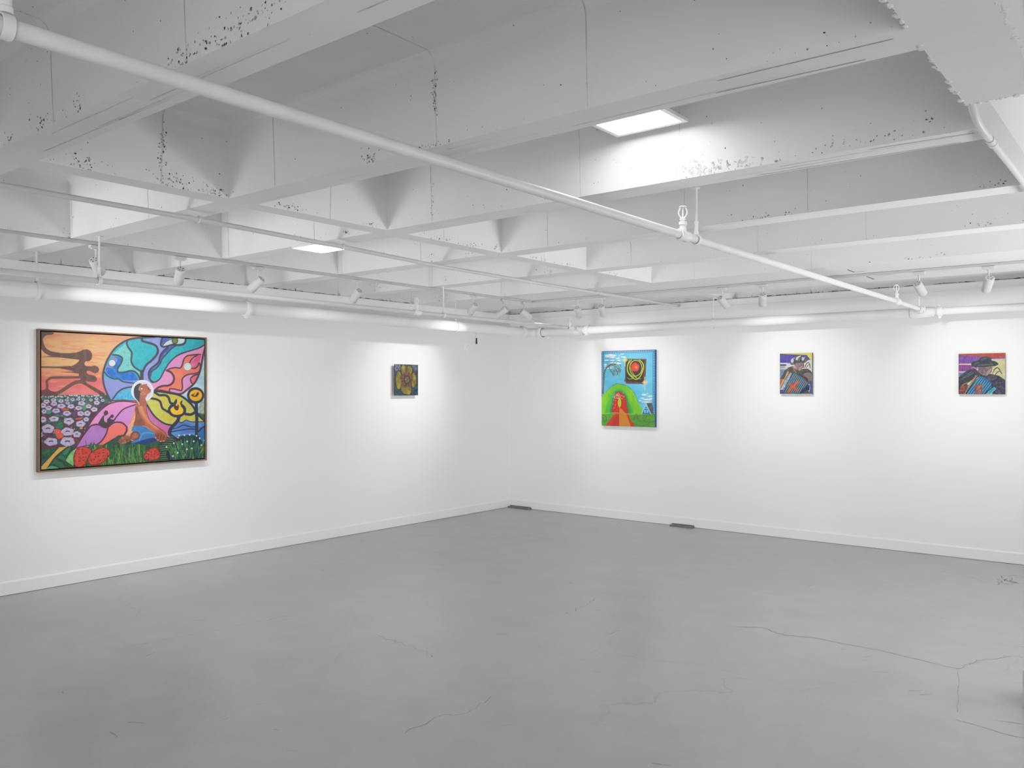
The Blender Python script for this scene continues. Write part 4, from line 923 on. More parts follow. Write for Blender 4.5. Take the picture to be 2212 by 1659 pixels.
    A.fill([(830, 1400), (960, 1260), (1090, 1150), (1140, 1180), (1130, 1300), (1000, 1400)], (36, 60, 100), curve=False, tex=0.4, col2=(24, 34, 56), ts=(0.5, 0.5)); A.line([(430, 1330), (540, 1080), (640, 880)], 14, (30, 46, 72), curve=False)
    A.fill([(1130, 1080), (1200, 1050), (1200, 1400), (1120, 1400), (1150, 1240)], (74, 66, 146), curve=False, tex=0.1); A.rect(310, 1300, 420, 1410, (78, 72, 150), tex=0.3, col2=(40, 50, 90), ts=(0.3, 0.3)); A.fill([(960, 1400), (1060, 1310), (1110, 1330), (1130, 1400)], (86, 76, 76), curve=False)
    OR = (220, 78, 42)
    A.line([(555, 1345), (690, 1190), (810, 1075)], 62, OR, curve=False, tex=0.15); A.line([(580, 1140), (690, 1220), (790, 1310)], 66, (212, 84, 46), curve=False, tex=0.15); A.line([(570, 1340), (700, 1200), (800, 1085)], 12, (240, 120, 60), curve=False)
    A.line([(315, 270), (315, 1410)], 14, (60, 58, 62), curve=False); A.line([(315, 1403), (1200, 1403)], 18, (66, 70, 72), curve=False)
r = empty('painting', (3.67, 0.0, 1.65), 'small painting of a capped accordion player with a red cross on the bellows', 'painting')
canvas_mesh('picture_canvas', (3.508, -0.030, 1.442), (0.322, 0, 0), (0, 0, 0.412), (0, -1, 0), 160, 200, paint_player1, (78, 88, 84), 0.028, r, ART_GAIN)

# ---- accordion player in a dark hat
def paint_player2(A):
    A.sheet(2050, 745, 13.27); x, y = A.xy()
    A.c[:] = (206, 200, 150)
    A.rect(270, 230, 1620, 420, (198, 74, 36), col2=(172, 66, 40), ts=(0.15, 0.3), tex=0.2)
    A.fill([(270, 300), (700, 310), (900, 320), (1250, 370), (1620, 360), (1620, 420), (900, 460), (270, 560)], (134, 76, 160), curve=False, col2=(104, 66, 140), ts=(0.7, 0.08), tex=0.2)
    A.fill([(270, 310), (680, 315), (700, 540), (270, 550)], (134, 74, 164), curve=False, col2=(98, 62, 140), ts=(0.9, 0.06), tex=0.2); A.rect(270, 575, 800, 760, (138, 68, 148), col2=(110, 52, 110), ts=(0.9, 0.06), tex=0.2)
    A.line([(270, 555), (420, 550), (640, 556)], 20, (232, 208, 214)); A.line([(270, 580), (560, 580)], 10, (130, 60, 60)); A.line([(270, 780), (480, 770)], 26, (214, 180, 220)); A.rect(270, 795, 480, 900, (96, 124, 140), tex=0.2)
    A.fill([(1220, 420), (1620, 405), (1620, 1000), (1200, 850)], (214, 206, 142), curve=False, col2=(196, 196, 150), ts=(0.3, 0.3), tex=0.12); A.line([(1225, 415), (1600, 400)], 14, (220, 214, 214), curve=False)
    CT = (66, 66, 80)
    A.fill([(270, 930), (360, 860), (470, 760), (600, 705), (740, 700), (850, 760), (1000, 850), (1200, 830), (1420, 880), (1620, 1010), (1620, 1420), (1250, 1420), (1200, 1080), (800, 900), (500, 1120), (270, 1420)], CT, curve=False, tex=0.4, col2=(46, 48, 62), ts=(0.35, 0.35))
    A.fill([(1320, 1080), (1560, 1060), (1600, 1400), (1300, 1400)], (82, 84, 106), curve=False, tex=0.45, col2=(52, 52, 70), ts=(0.6, 0.6)); A.oval(1230, 950, 150, 92, (78, 80, 96), tex=0.35, col2=(60, 60, 76), ts=(0.5, 0.5)); A.line([(1400, 900), (1390, 980), (1260, 1050)], 26, (30, 30, 40)); A.line([(330, 1000), (500, 860), (640, 770)], 18, (86, 110, 124)); A.line([(300, 1010), (440, 900), (560, 790)], 14, (30, 34, 44)); A.line([(360, 980), (560, 880), (700, 800)], 26, (70, 94, 108))
    A.line([(1240, 820), (1290, 720), (1370, 655), (1430, 680), (1470, 760), (1510, 820)], 26, (54, 52, 50)); A.line([(1330, 850), (1380, 790), (1450, 750)], 20, (60, 58, 56)); A.line([(1225, 830), (1270, 730)], 14, (226, 216, 196))
    A.fill([(790, 680), (850, 640), (1260, 630), (1220, 780), (1080, 890), (960, 860), (840, 760)], (126, 106, 112), curve=False, tex=0.25, col2=(98, 84, 92), ts=(0.3, 0.15)); A.fill([(1100, 760), (1230, 660), (1180, 790), (1060, 890)], (158, 136, 126)); A.fill([(780, 690), (830, 680), (820, 720)], (222, 200, 186)); A.line([(880, 770), (940, 840), (1040, 860)], 16, (160, 140, 134)); A.line([(660, 650), (740, 650), (760, 690)], 16, (190, 170, 190))
    HT = (54, 64, 76)
    A.fill([(640, 540), (680, 480), (850, 440), (880, 380), (960, 340), (1080, 335), (1190, 370), (1220, 440), (1340, 480), (1410, 530), (1400, 570), (1300, 610), (1050, 635), (850, 640), (700, 630), (650, 590)], HT, curve=True, tex=0.25, col2=(38, 46, 56), ts=(0.3, 0.3))
    A.line([(870, 500), (1000, 480), (1180, 440)], 18, (30, 36, 44)); A.line([(840, 590), (1000, 570), (1250, 560)], 34, (84, 94, 106), soft=1.2); A.line([(930, 420), (1020, 390), (1080, 370)], 18, (96, 106, 116)); A.line([(700, 600), (760, 540), (860, 500)], 14, (80, 100, 116)); A.line([(1000, 500), (860, 600)], 12, (30, 36, 46))
    A.fill([(270, 1420), (320, 1220), (480, 1090), (560, 1160), (440, 1420)], (98, 70, 66), curve=False, tex=0.4)
    A.fill([(330, 1180), (430, 1140), (430, 1340), (330, 1340)], (190, 84, 54), curve=False, tex=0.3, col2=(120, 60, 50), ts=(0.8, 0.1)); A.line([(380, 1150), (520, 1080)], 14, (206, 156, 120))
    A.fill([(470, 1340), (600, 1130), (760, 860), (830, 880), (700, 1100), (540, 1330), (480, 1400)], (186, 152, 128), curve=False, tex=0.3)
    for k in range(13):
        t = k / 12; a = np.array([775, 880]) * (1 - t) + np.array([520, 1300]) * t
        A.line([tuple(a - (28, 10)), tuple(a + (26, 12))], 13, (48, 40, 44), curve=False)
    A.fill([(490, 1420), (640, 1190), (780, 1000), (870, 900), (1020, 930), (1200, 1060), (1230, 1130), (1190, 1250), (1060, 1420)], (44, 116, 164), curve=False, tex=0.15, col2=(34, 92, 140), ts=(0.3, 0.3))
    for k in range(15):
        t = k / 14; a = np.array([850, 930]) * (1 - t) + np.array([1225, 1130]) * t
        b = a + np.array([-0.60, 0.80]) * (600 - 280 * t)
        A.line([tuple(a), tuple(b)], 11, (120, 204, 226) if k % 2 else (22, 60, 104), curve=False)
    A.fill([(1080, 1400), (1200, 1270), (1300, 1200), (1350, 1250), (1220, 1400)], (42, 158, 190), curve=False, tex=0.1); A.line([(1195, 1400), (1340, 1260)], 12, (196, 206, 160), curve=False); A.line([(1240, 1130), (1210, 1250), (1020, 1400)], 22, (28, 40, 62), curve=False); A.line([(820, 900), (680, 1110), (480, 1400)], 26, (30, 30, 40), curve=False)
    A.fill([(720, 1210), (760, 1130), (830, 1140), (900, 1110), (970, 1160), (960, 1260), (970, 1350), (900, 1410), (730, 1410), (740, 1300)], (128, 84, 84), curve=False, tex=0.25)
    for k in range(11): A.line([(730 + k * 22, 1300 - k * 15 + 40), (780 + k * 22, 1200 - k * 6)], 8, A.rnd.choice([(196, 110, 84), (190, 160, 180), (90, 56, 66), (214, 120, 70)]), curve=False)
    for k in range(8): A.line([(750 + k * 26, 1405), (800 + k * 24, 1310 - k * 6)], 8, A.rnd.choice([(206, 170, 180), (150, 90, 80), (80, 54, 64)]), curve=False)
    A.line([(275, 235), (275, 1400)], 12, (96, 60, 70), curve=False)
r = empty('painting', (5.30, 0.0, 1.63), 'small painting of an accordion player in a dark hat, nearest the right edge', 'painting')
canvas_mesh('picture_canvas', (5.120, -0.030, 1.451), (0.358, 0, 0), (0, 0, 0.357), (0, -1, 0), 190, 180, paint_player2, (70, 62, 66), 0.028, r, ART_GAIN)

struct(obj('ceiling', build_ceiling(), [M_CONC, M_PIT, M_PIT2, M_CHIP, M_SEAM, M_SEAM]))

# ------------------------------------------------------------------ ceiling lamps
def ceiling_light(x0, x1, y0, y1, z, top, label, lip=0.022, glow=None):
    cx, cy = (x0 + x1) / 2, (y0 + y1) / 2
    r = empty('ceiling_light', (cx, cy, z), label, 'ceiling light')
    hx, hy = (x1 - x0) / 2, (y1 - y0) / 2
    bm = bmesh.new()
    h = 0.014
    for lo, hi in (((-hx, -hy, 0), (hx, -hy + lip, h)), ((-hx, hy - lip, 0), (hx, hy, h)), ((-hx, -hy + lip, 0), (-hx + lip, hy - lip, h)), ((hx - lip, -hy + lip, 0), (hx, hy - lip, h))):
        box(bm, lo, hi)
    box(bm, (-hx + lip, -hy + lip, h * 0.7), (hx - lip, hy - lip, h))
    obj('frame', bm, M_BASE, r)
    bm = bmesh.new(); box(bm, (-hx + lip, -hy + lip, 0.003), (hx - lip, hy - lip, 0.006))
    obj('diffuser', bm, glow or M_PANEL, r)
    if top - z > 0.05:
        bm = bmesh.new(); box(bm, (-0.09, -0.09, h), (0.09, 0.09, 0.05))
        for sx in (-0.06, 0.06): tube(bm, [(sx, 0, 0.05), (sx, 0, top - z - 0.001)], 0.008, 8)
        obj('driver_box', bm, M_BASE, r)
    return r
ceiling_light(4.615, 4.975, -5.29, -4.94, 2.665, ZT, 'square white lit lamp panel recessed in a coffer above the long diagonal pipe')
ceiling_light(2.08, 2.33, -4.88, -4.63, 2.424, ZR, 'small square lit lamp panel on a rib to the left of centre', 0.006, M_PANEL_B)

# ------------------------------------------------------------------ pipes
def pipe_root(name, loc, label):
    return empty(name, loc, label, 'pipe')

def ring_coupling(c, d, r, L=0.05, bolts=True, name='coupling', parent=None, bolt_dir=None):
    """grooved coupling: two half shells, lips and bolt lugs with nuts"""
    bm = bmesh.new(); c = Vector(c); d = Vector(d).normalized()
    lathe(bm, c - d * L / 2, d, [(0, r + 0.001), (0, r + 0.007), (L * 0.15, r + 0.012), (L * 0.5, r + 0.014), (L * 0.85, r + 0.012), (L, r + 0.007), (L, r + 0.001)], 28, caps=False)
    if bolts:
        bd = Vector(bolt_dir or (0, 0, 1)).normalized(); t = d.cross(bd).normalized()
        for s in (-1, 1):
            p = c + bd * s * (r + 0.016)
            bw = 0.012
            for q in (-1, 1):
                o = p + t * q * 0.008
                lathe(bm, o - t * 0.005, t, [(0, 0.011), (0.010, 0.011)], 10)
            lathe(bm, p - t * 0.026, t, [(0, 0.0075), (0.010, 0.0075), (0.010, 0.004), (0.044, 0.004), (0.044, 0.0075), (0.052, 0.0075)], 6)
    return obj(name, bm, M_PIPE, parent, smooth=True)

def tee(c, d, r, parent, up=0.05, name='tee_fitting'):
    bm = bmesh.new(); c = Vector(c); d = Vector(d).normalized(); L = 0.085
    lathe(bm, c - d * L / 2, d, [(0, r + 0.001), (0, r + 0.007), (0.012, r + 0.008), (0.018, r + 0.005), (L - 0.018, r + 0.005), (L - 0.012, r + 0.008), (L, r + 0.007), (L, r + 0.001)], 24, caps=False)
    lathe(bm, c + Vector((0, 0, r * 0.6)), (0, 0, 1), [(0, 0.017), (up - 0.014, 0.015), (up - 0.013, 0.019), (up, 0.019)], 20)
    return obj(name, bm, M_PIPE, parent, smooth=True)

def sprinkler(loc, label, h=0.062):
    """upright head: threaded base, two frame arms, bulb, toothed deflector"""
    r = empty('upright_sprinkler', loc, label, 'sprinkler', 'upright sprinkler heads')
    bm = bmesh.new()
    lathe(bm, (0, 0, 0), (0, 0, 1), [(0, 0.010), (0.008, 0.010), (0.008, 0.0135), (0.016, 0.0135), (0.016, 0.009), (0.019, 0.008)], 6)
    obj('threaded_base', bm, M_PIPE, r)
    bm = bmesh.new()
    for s in (-1, 1):
        pts = []
        for k in range(11):
            a = k / 10 * pi
            pts.append((s * (0.006 + 0.0135 * sin(a) ** 0.8), s * 0.004 * sin(a), 0.017 + (h - 0.019) * k / 10))
        tube(bm, pts, 0.0032, 8)
    obj('frame_arm', bm, M_PIPE, r, smooth=True)
    bm = bmesh.new(); lathe(bm, (0, 0, 0.018), (0, 0, 1), [(0, 0.0045), (0.006, 0.0035), (0.012, 0.0035), (h - 0.03, 0.004), (h - 0.024, 0.006), (h - 0.018, 0.006)], 10)
    obj('glass_bulb', bm, M_PIPE, r, smooth=True)
    bm = bmesh.new(); n = 16
    ring = []
    for zz in (h - 0.0015, h + 0.0015):
        ring.append([bm.verts.new(((0.017 if i % 2 else 0.0135) * cos(pi * i / n), (0.017 if i % 2 else 0.0135) * sin(pi * i / n), zz - (0.003 if i % 2 else 0))) for i in range(2 * n)])
    for i in range(2 * n):
        bm.faces.new((ring[0][i], ring[0][(i + 1) % (2 * n)], ring[1][(i + 1) % (2 * n)], ring[1][i]))
    bm.faces.new(ring[0]); bm.faces.new(ring[1])
    obj('deflector', bm, M_PIPE, r)
    return r

def hanger(c, axis, r, ztop, label, rod=0.0055, strap=False):
    """band hanger: ring round the pipe, sleeve nut, rod, ceiling plate"""
    c = Vector(c)
    root = empty('pipe_hanger', c, label, 'pipe hanger', 'pipe hangers')
    d = Vector(axis).normalized()
    bm = bmesh.new(); n = 28; R = r + 0.0035; w = 0.011
    rings = [[], [], [], []]
    u = Vector((0, 0, 1)); t = d.cross(u).normalized()
    for i in range(n):
        a = 2 * pi * i / n; e = u * cos(a) + t * sin(a)
        rings[0].append(bm.verts.new(e * R - d * w)); rings[1].append(bm.verts.new(e * (R + 0.003) - d * w))
        rings[2].append(bm.verts.new(e * (R + 0.003) + d * w)); rings[3].append(bm.verts.new(e * R + d * w))
    for k in range(4):
        for i in range(n):
            bm.faces.new((rings[k][i], rings[k][(i + 1) % n], rings[(k + 1) % 4][(i + 1) % n], rings[(k + 1) % 4][i]))
    obj('clamp_ring', bm, M_PIPE, root, smooth=True)
    z0 = R + 0.003; H = ztop - c.z
    bm = bmesh.new(); lathe(bm, (0, 0, z0), (0, 0, 1), [(0, rod + 0.006), (0.012, rod + 0.006), (0.014, rod + 0.0035), (0.05, rod + 0.0035), (0.052, rod + 0.005), (0.06, rod + 0.005)], 12)
    obj('sleeve_nut', bm, M_PIPE, root, smooth=True)
    bm = bmesh.new()
    if strap:
        box(bm, t * -0.0095 - d * 0.0025 + u * (z0 + 0.06), t * 0.0095 + d * 0.0025 + u * (H - 0.004)) if False else box(bm, (-0.0095, -0.003, z0 + 0.06), (0.0095, 0.003, H - 0.004))
    else:
        tube(bm, [(0, 0, z0 + 0.06), (0, 0, H - 0.004)], rod, 12)
    obj('rod', bm, M_PIPE, root, smooth=not strap)
    bm = bmesh.new(); lathe(bm, (0, 0, H - 0.0045), (0, 0, 1), [(0, 0.018), (0.003, 0.018)], 16)
    obj('ceiling_plate', bm, M_PIPE, root)
    return root

def run(name, pts, r, parent, n=24, part='pipe_run', mat=None):
    bm = bmesh.new(); tube(bm, pts, r, n); return obj(part, bm, mat or M_PIPE, parent, smooth=True)

YW = -0.28   # wall pipe axis
# long branch pipe crossing the whole ceiling
XM, ZM, RM = 4.885, 2.197, 0.0185
m = pipe_root('hanging_sprinkler_pipe', (XM, -5, ZM), 'long white sprinkler pipe slanting from upper left to the right-hand wall')
L = lambda x, y, z: (x - XM, y + 5, z - ZM)
run('p', [L(XM, -11.5, ZM), L(XM, -1.17, ZM)], RM, m, mat=M_MAIN)
run('p', [L(XM, -1.15, ZM), L(XM, YW - 0.075, ZM - 0.008)], RM * 0.92, m)
tee(L(XM, -4.815, ZM), (0, 1, 0), RM, m)
bm = bmesh.new()
lathe(bm, L(XM, -1.20, ZM), (0, 1, 0), [(0, RM + 0.001), (0, RM + 0.008), (0.016, RM + 0.010), (0.03, RM + 0.006), (0.06, RM + 0.006), (0.07, RM + 0.012), (0.086, RM + 0.012), (0.086, RM)], 24, caps=False)
lathe(bm, L(XM, -1.16, ZM + RM * 0.6), (0, 0, 1), [(0, 0.017), (0.036, 0.015), (0.037, 0.019), (0.05, 0.019)], 20)
obj('tee_fitting', bm, M_PIPE, m, smooth=True)
ring_coupling(L(XM, YW - 0.10, ZM - 0.008), (0, 1, 0), RM, 0.045, True, 'coupling', m, (1, 0, 0))
sprinkler((XM, -4.815, ZM + RM * 0.6 + 0.0505), 'upright sprinkler on the long slanting pipe beside a pipe hanger', 0.07)
sprinkler((XM, -1.16, ZM + RM * 0.6 + 0.0505), 'upright sprinkler near the right-hand wall end of the long slanting pipe', 0.07)
hanger((XM, -4.68, ZM), (0, 1, 0), RM, ZR, 'white pipe hanger and rod beside the sprinkler on the long slanting pipe')
hanger((XM, -7.62, ZM), (0, 1, 0), RM, ZT, 'thick white strap hanger cut off by the top left corner', 0.0085)
hanger((XM, YW - 0.15, ZM - 0.007), (0, 1, 0), RM, ZT, 'pipe hanger at the wall end of the long slanting pipe', 0.004)

# wall pipe on the right, elbowed into the wall pipe on the left
ZW, RW = 2.167, 0.045
w = pipe_root('hanging_sprinkler_pipe', (2.8, YW, ZW), 'thick white pipe running under the ceiling along the right-hand wall')
L = lambda x, y, z: (x - 2.8, y - YW, z - ZW)
run('p', [L(0.705, YW, ZW), L(4.80, YW, ZW + 0.003)], RW, w)
run('p', [L(4.97, YW, ZW + 0.005), L(XE, YW, ZW + 0.012)], 0.033, w, part='pipe_run')
bm = bmesh.new(); lathe(bm, L(4.79, YW, ZW + 0.004), (1, 0, 0), [(0, RW + 0.001), (0, RW + 0.008), (0.03, RW + 0.010), (0.06, RW + 0.006), (0.15, 0.046), (0.17, 0.040), (0.19, 0.040), (0.19, 0.0335)], 28, caps=False)
lathe(bm, L(XM, YW - 0.03, ZW + 0.018), (0, -1, 0), [(0, 0.030), (0.03, 0.028), (0.031, 0.032), (0.043, 0.032)], 24)
obj('reducing_tee', bm, M_PIPE, w, smooth=True)
ring_coupling(L(5.02, YW, ZW + 0.005), (1, 0, 0), 0.033, 0.045, True, 'coupling', w)
ring_coupling(L(1.36, YW, ZW), (1, 0, 0), RW, 0.05, True, 'coupling', w, (0, -0.5, -1))
bm = bmesh.new(); lathe(bm, L(1.255, YW, ZW + 0.012), (0, -1, 0.16), [(0, 0.040), (0.055, 0.034), (0.057, 0.030), (0.08, 0.028), (0.082, 0.026), (0.10, 0.026)], 22)
lathe(bm, L(1.20, YW, ZW), (1, 0, 0), [(0, RW + 0.001), (0, RW + 0.008), (0.055, RW + 0.011), (0.11, RW + 0.008), (0.11, RW + 0.001)], 28, caps=False)
obj('branch_tee', bm, M_PIPE, w, smooth=True)
hanger((2.905, YW, ZW), (1, 0, 0), RW, ZR, 'pipe hanger on the right-hand wall pipe under a rib, left of the small accordion painting', 0.004)

# thick wall pipe on the left with the corner elbow
XB, ZB, RB = 0.55, 2.171, 0.0555
b = pipe_root('hanging_sprinkler_pipe', (XB, -4, ZB), 'thickest white pipe running above the large framed painting along the left-hand wall')
L = lambda x, y, z: (x - XB, y + 4, z - ZB)
run('p', [L(XB, -11.5, ZB), L(XB, -4.20, ZB)], RB, b)
run('p', [L(XB, -4.20, ZB), L(XB, YW - 0.15, ZB)], RB, b)
bm = bmesh.new()
pts = [L(XB, YW - 0.15, ZB)] + [L(XB + 0.11 - 0.11 * cos(a), YW - 0.11 + 0.11 * sin(a), ZB - 0.002) for a in [k / 10 * pi / 2 for k in range(11)]] + [L(0.70, YW, ZB - 0.004)]
tube(bm, pts, RB * 0.97, 24)
obj('corner_elbow', bm, M_PIPE, b, smooth=True)
ring_coupling(L(XB, -4.20, ZB), (0, 1, 0), RB, 0.055, True, 'coupling', b)
ring_coupling(L(XB, YW - 0.17, ZB), (0, 1, 0), RB, 0.055, True, 'coupling', b, (0.5, 0, -1))
ring_coupling(L(0.70, YW, ZB - 0.004), (1, 0, 0), RB, 0.055, True, 'coupling', b, (0, -0.5, -1))
bm = bmesh.new(); lathe(bm, L(0.80, YW, ZB - RB - 0.002), (0, 0, -1), [(0, 0.016), (0.012, 0.016), (0.012, 0.010), (0.022, 0.010)], 12)
tube(bm, [L(0.80, YW, ZB - RB - 0.02), L(0.87, YW, ZB - RB - 0.02)], 0.006, 8)
obj('drain_plug', bm, M_PIPE, b, smooth=True)
hanger((XB, -5.845, ZB), (0, 1, 0), RB, ZR, 'pipe hanger on the thick left wall pipe near the left edge', 0.0075)
hanger((XB, -1.62, ZB), (0, 1, 0), RB, ZR, 'pipe hanger on the thick left wall pipe above the small flower painting', 0.0045)

# thinner branch along the left wall
zb = lambda x: 1.5 + (6.652 - x) / 7.83
BP = [(1.50, -11.0), (1.45, -5.9), (1.36, -2.73), (1.255, YW - 0.105)]
RBn = 0.018
br = pipe_root('hanging_sprinkler_pipe', (1.36, -2.73, zb(1.36)), 'thin grey-white sprinkler pipe in front of the thick left wall pipe')
L = lambda x, y, z: (x - 1.36, y + 2.73, z - zb(1.36))
run('p', [L(x, y, zb(x)) for x, y in BP], RBn, br, mat=M_BRANCH)
tx, ty = 1.369, -3.02
tee(L(tx, ty, zb(tx)), (0, 1, 0), RBn, br)
sx_, sy_ = 1.272, -0.50
tee(L(sx_, sy_, zb(sx_)), (0, 1, 0), RBn, br)
sprinkler((tx, ty, zb(tx) + RBn * 0.6 + 0.0505), 'upright sprinkler above the small flower painting, near the track spotlights', 0.07)
sprinkler((sx_, sy_, zb(sx_) + RBn * 0.6 + 0.0505), 'upright sprinkler by the room corner, left of the blue painting', 0.07)
hanger((1.4485, -5.84, zb(1.4485)), (0, 1, 0), RBn, ZR, 'pipe hanger on the thin left pipe in front of a track spotlight')
hanger((1.358, -2.665, zb(1.358)), (0, 1, 0), RBn, ZR, 'pipe hanger on the thin left pipe, right of the small flower painting', 0.005)

# conduit under the ribs
cd = pipe_root('hanging_conduit', (2.5, -4.7, 2.4), 'thin white conduit fixed under the ribs, crossing from left edge to right-hand wall')
cp = [(2.585, -10.5), (2.583, -6.8), (2.574, -5.88), (2.49, -4.7), (2.40, -3.85), (2.375, -2.7), (2.37, -1.72), (2.39, -1.0), (2.385, -0.036)]
dense = []
for (x0, y0), (x1, y1) in zip(cp, cp[1:]):
    for k in range(6): dense.append((x0 + (x1 - x0) * k / 6, y0 + (y1 - y0) * k / 6))
dense.append(cp[-1])
run('p', [(x - 2.5, y + 4.7, 0.0) for x, y in dense], 0.0135, cd, 14, mat=M_BRANCH)
for x, y in ((2.571, -5.84), (2.497, -4.80), (2.372, -2.68), (2.372, -1.66)):
    bm = bmesh.new(); torus(bm, (x - 2.5, y + 4.7, 0), (0, 1, 0), 0.016, 0.0025, 20, 6)
    box(bm, (x - 2.5 - 0.03, y + 4.7 - 0.008, 0.0165), (x - 2.5 + 0.03, y + 4.7 + 0.008, 0.0195))
    obj('strap', bm, M_PIPE, cd, smooth=True)

# short pipe in the upper right corner
ur = pipe_root('hanging_drain_pipe', (6.125, -4.6, 2.385), 'short white pipe with a collar coming out of the broad beam, upper right')
pts = [(6.112, -5.155, 2.446), (6.114, -5.135, 2.425), (6.117, -5.10, 2.405), (6.120, -5.05, 2.392), (6.123, -4.98, 2.386), (6.125, -4.88, 2.384), (6.127, -4.4, 2.384), (6.13, -2.2, 2.384)]
run('p', [(x - 6.125, y + 4.6, z - 2.385) for x, y, z in pts], 0.0125, ur, 18)
bm = bmesh.new()
lathe(bm, (0, -0.30, -0.001), (0, 1, 0), [(0, 0.013), (0, 0.0155), (0.012, 0.0165), (0.014, 0.0145), (0.05, 0.0145), (0.052, 0.0175), (0.075, 0.0175), (0.075, 0.013)], 20, caps=False)
obj('collar', bm, M_PIPE, ur, smooth=True)

# ------------------------------------------------------------------ track lighting
def track(name, lo, hi, label, axis):
    c = (Vector(lo) + Vector(hi)) / 2
    r = empty(name, c, label, 'lighting track')
    bm = bmesh.new()
    a = Vector(lo) - c; b2 = Vector(hi) - c
    box(bm, a, b2, 0, 0.0015)
    obj('track_channel', bm, M_METAL, r)
    bm = bmesh.new()   # slot in the underside
    if axis == 'y': box(bm, (-0.006, a.y, a.z - 0.0006), (0.006, b2.y, a.z + 0.002))
    else: box(bm, (a.x, -0.006, a.z - 0.0006), (b2.x, 0.006, a.z + 0.002))
    obj('track_slot', bm, M_HEAD, r)
    return r
track('hanging_light_track', (1.205, -11.0, 2.420), (1.24, -1.13, 2.4385), 'white lighting track running along the left-hand wall', 'y')
track('hanging_light_track', (1.245, -1.165, 2.420), (XE, -1.13, 2.4385), 'white lighting track running along the right-hand wall', 'x')

def mesh_of(bm, mat, smooth):
    o = obj('tmp', bm, mat, smooth=smooth); me = o.data; bpy.data.objects.remove(o); return me
bm = bmesh.new(); box(bm, (-0.018, -0.042, -0.020), (0.018, 0.042, -0.001), 0, 0.003); box(bm, (-0.012, -0.03, -0.026), (0.012, 0.03, -0.020)); ME_ADAPT = mesh_of(bm, M_HEAD, False)
bm = bmesh.new(); lathe(bm, (0, 0, -0.026), (0, 0, -1), [(0, 0.010), (0.008, 0.0085), (0.009, 0.0062), (0.066, 0.0062), (0.068, 0.009), (0.080, 0.009)], 14); ME_STEM = mesh_of(bm, M_HEAD, True)
HR, HL = 0.034, 0.128
bm = bmesh.new()   # head axis along -Z, pivot at origin
lathe(bm, (0, 0, 0.042), (0, 0, -1), [(0, 0.002), (0, HR - 0.006), (0.005, HR - 0.001), (0.026, HR), (0.027, HR - 0.0015), (0.029, HR - 0.0015), (0.030, HR), (HL - 0.003, HR), (HL, HR - 0.002), (HL, HR - 0.006), (HL - 0.02, HR - 0.009), (HL - 0.02, 0.002)], 32, caps=False)
ME_HEAD = mesh_of(bm, M_HEAD, True)
bm = bmesh.new()
for k in range(5):
    a = 2 * pi * k / 5 + 0.3
    R0 = 0.0155 if k else 0.0
    for kk in range(1):
        cx, cy = 0.0165 * cos(a), 0.0165 * sin(a)
        q = []
        for i in range(10):
            t = 2 * pi * i / 10; px_, py_ = 0.0062 * cos(t), 0.0036 * sin(t)
            q.append(bm.verts.new((cx + px_ * cos(a) - py_ * sin(a), cy + px_ * sin(a) + py_ * cos(a), 0.0428)))
        bm.faces.new(q)
ME_VENT = mesh_of(bm, M_DARK, False)
bm = bmesh.new(); lathe(bm, (0, 0, 0.042 - HL + 0.017), (0, 0, -1), [(0, HR - 0.0095), (0.003, HR - 0.0095)], 28); ME_LENS_ON = mesh_of(bm, M_LENS, False)
bm = bmesh.new(); lathe(bm, (0, 0, 0.042 - HL + 0.017), (0, 0, -1), [(0, HR - 0.0095), (0.003, HR - 0.0095)], 28); ME_LENS_NO = mesh_of(bm, M_LENS_OFF, False)

def child(name, me, parent, rot=None, loc=(0, 0, 0)):
    o = bpy.data.objects.new(name, me); link(o); o.parent = parent; o.location = loc
    if rot is not None:
        o.rotation_mode = 'QUATERNION'; o.rotation_quaternion = rot
    return o

SPOT_GROUP = 'track spotlights'
def spotlight(x, y, aim, label, power, cone=100, blend=1.0, axis='y'):
    r = empty('track_spotlight', (x, y, 2.4185), label, 'spotlight', SPOT_GROUP)
    rz = Matrix.Rotation(0 if axis == 'y' else pi / 2, 4, 'Z').to_quaternion()
    child('track_adapter', ME_ADAPT, r, rz)
    child('stem', ME_STEM, r)
    piv = Vector((0, 0, -0.118))
    d = (Vector(aim) - (r.location + piv)).normalized()
    q = Vector((0, 0, -1)).rotation_difference(d)
    piv = piv + Vector((0, 0, 0))
    h = child('lamp_head', ME_HEAD, r, q, piv)
    child('rear_vent', ME_VENT, h)
    child('lens', ME_LENS_ON if power > 0 else ME_LENS_NO, h)
    if power > 0:
        l = bpy.data.lights.new('spot_beam', 'SPOT'); l.energy = power; l.spot_size = radians(cone); l.spot_blend = blend
        l.shadow_soft_size = 0.02; l.color = (1.0, 0.985, 0.955)
        lo = bpy.data.objects.new('spot_beam', l); link(lo)
        lo.location = r.location + piv + d * (HL - 0.042 - 0.012)
        lo.rotation_mode = 'QUATERNION'; lo.rotation_quaternion = q
    return r
K = SPOT_POWER
XT, YT = 1.2225, -1.1475
spotlight(XT, -5.755, (0, -4.55, 1.20), 'white track spotlight pointing straight down, first from the left edge', K * 1.0)
spotlight(XT, -5.18, (0, -4.75, 1.15), 'white tilted track spotlight, second from the left edge', K * 1.0)
spotlight(XT, -4.55, (0, -5.05, 1.25), 'white tilted track spotlight, third from the left edge, above a pipe coupling', K * 1.0)
spotlight(XT, -3.58, (0, -3.45, 1.35), 'white track spotlight between the large framed painting and the flower painting', K * 0.18)
spotlight(XT, -2.09, (0, -1.75, 1.25), 'white track spotlight right of the flower painting, first of three close together', K * 0.25)
spotlight(XT, -1.62, (0, -1.86, 1.48), 'white track spotlight near the corner, middle of three close together', K * 1.5, 74)
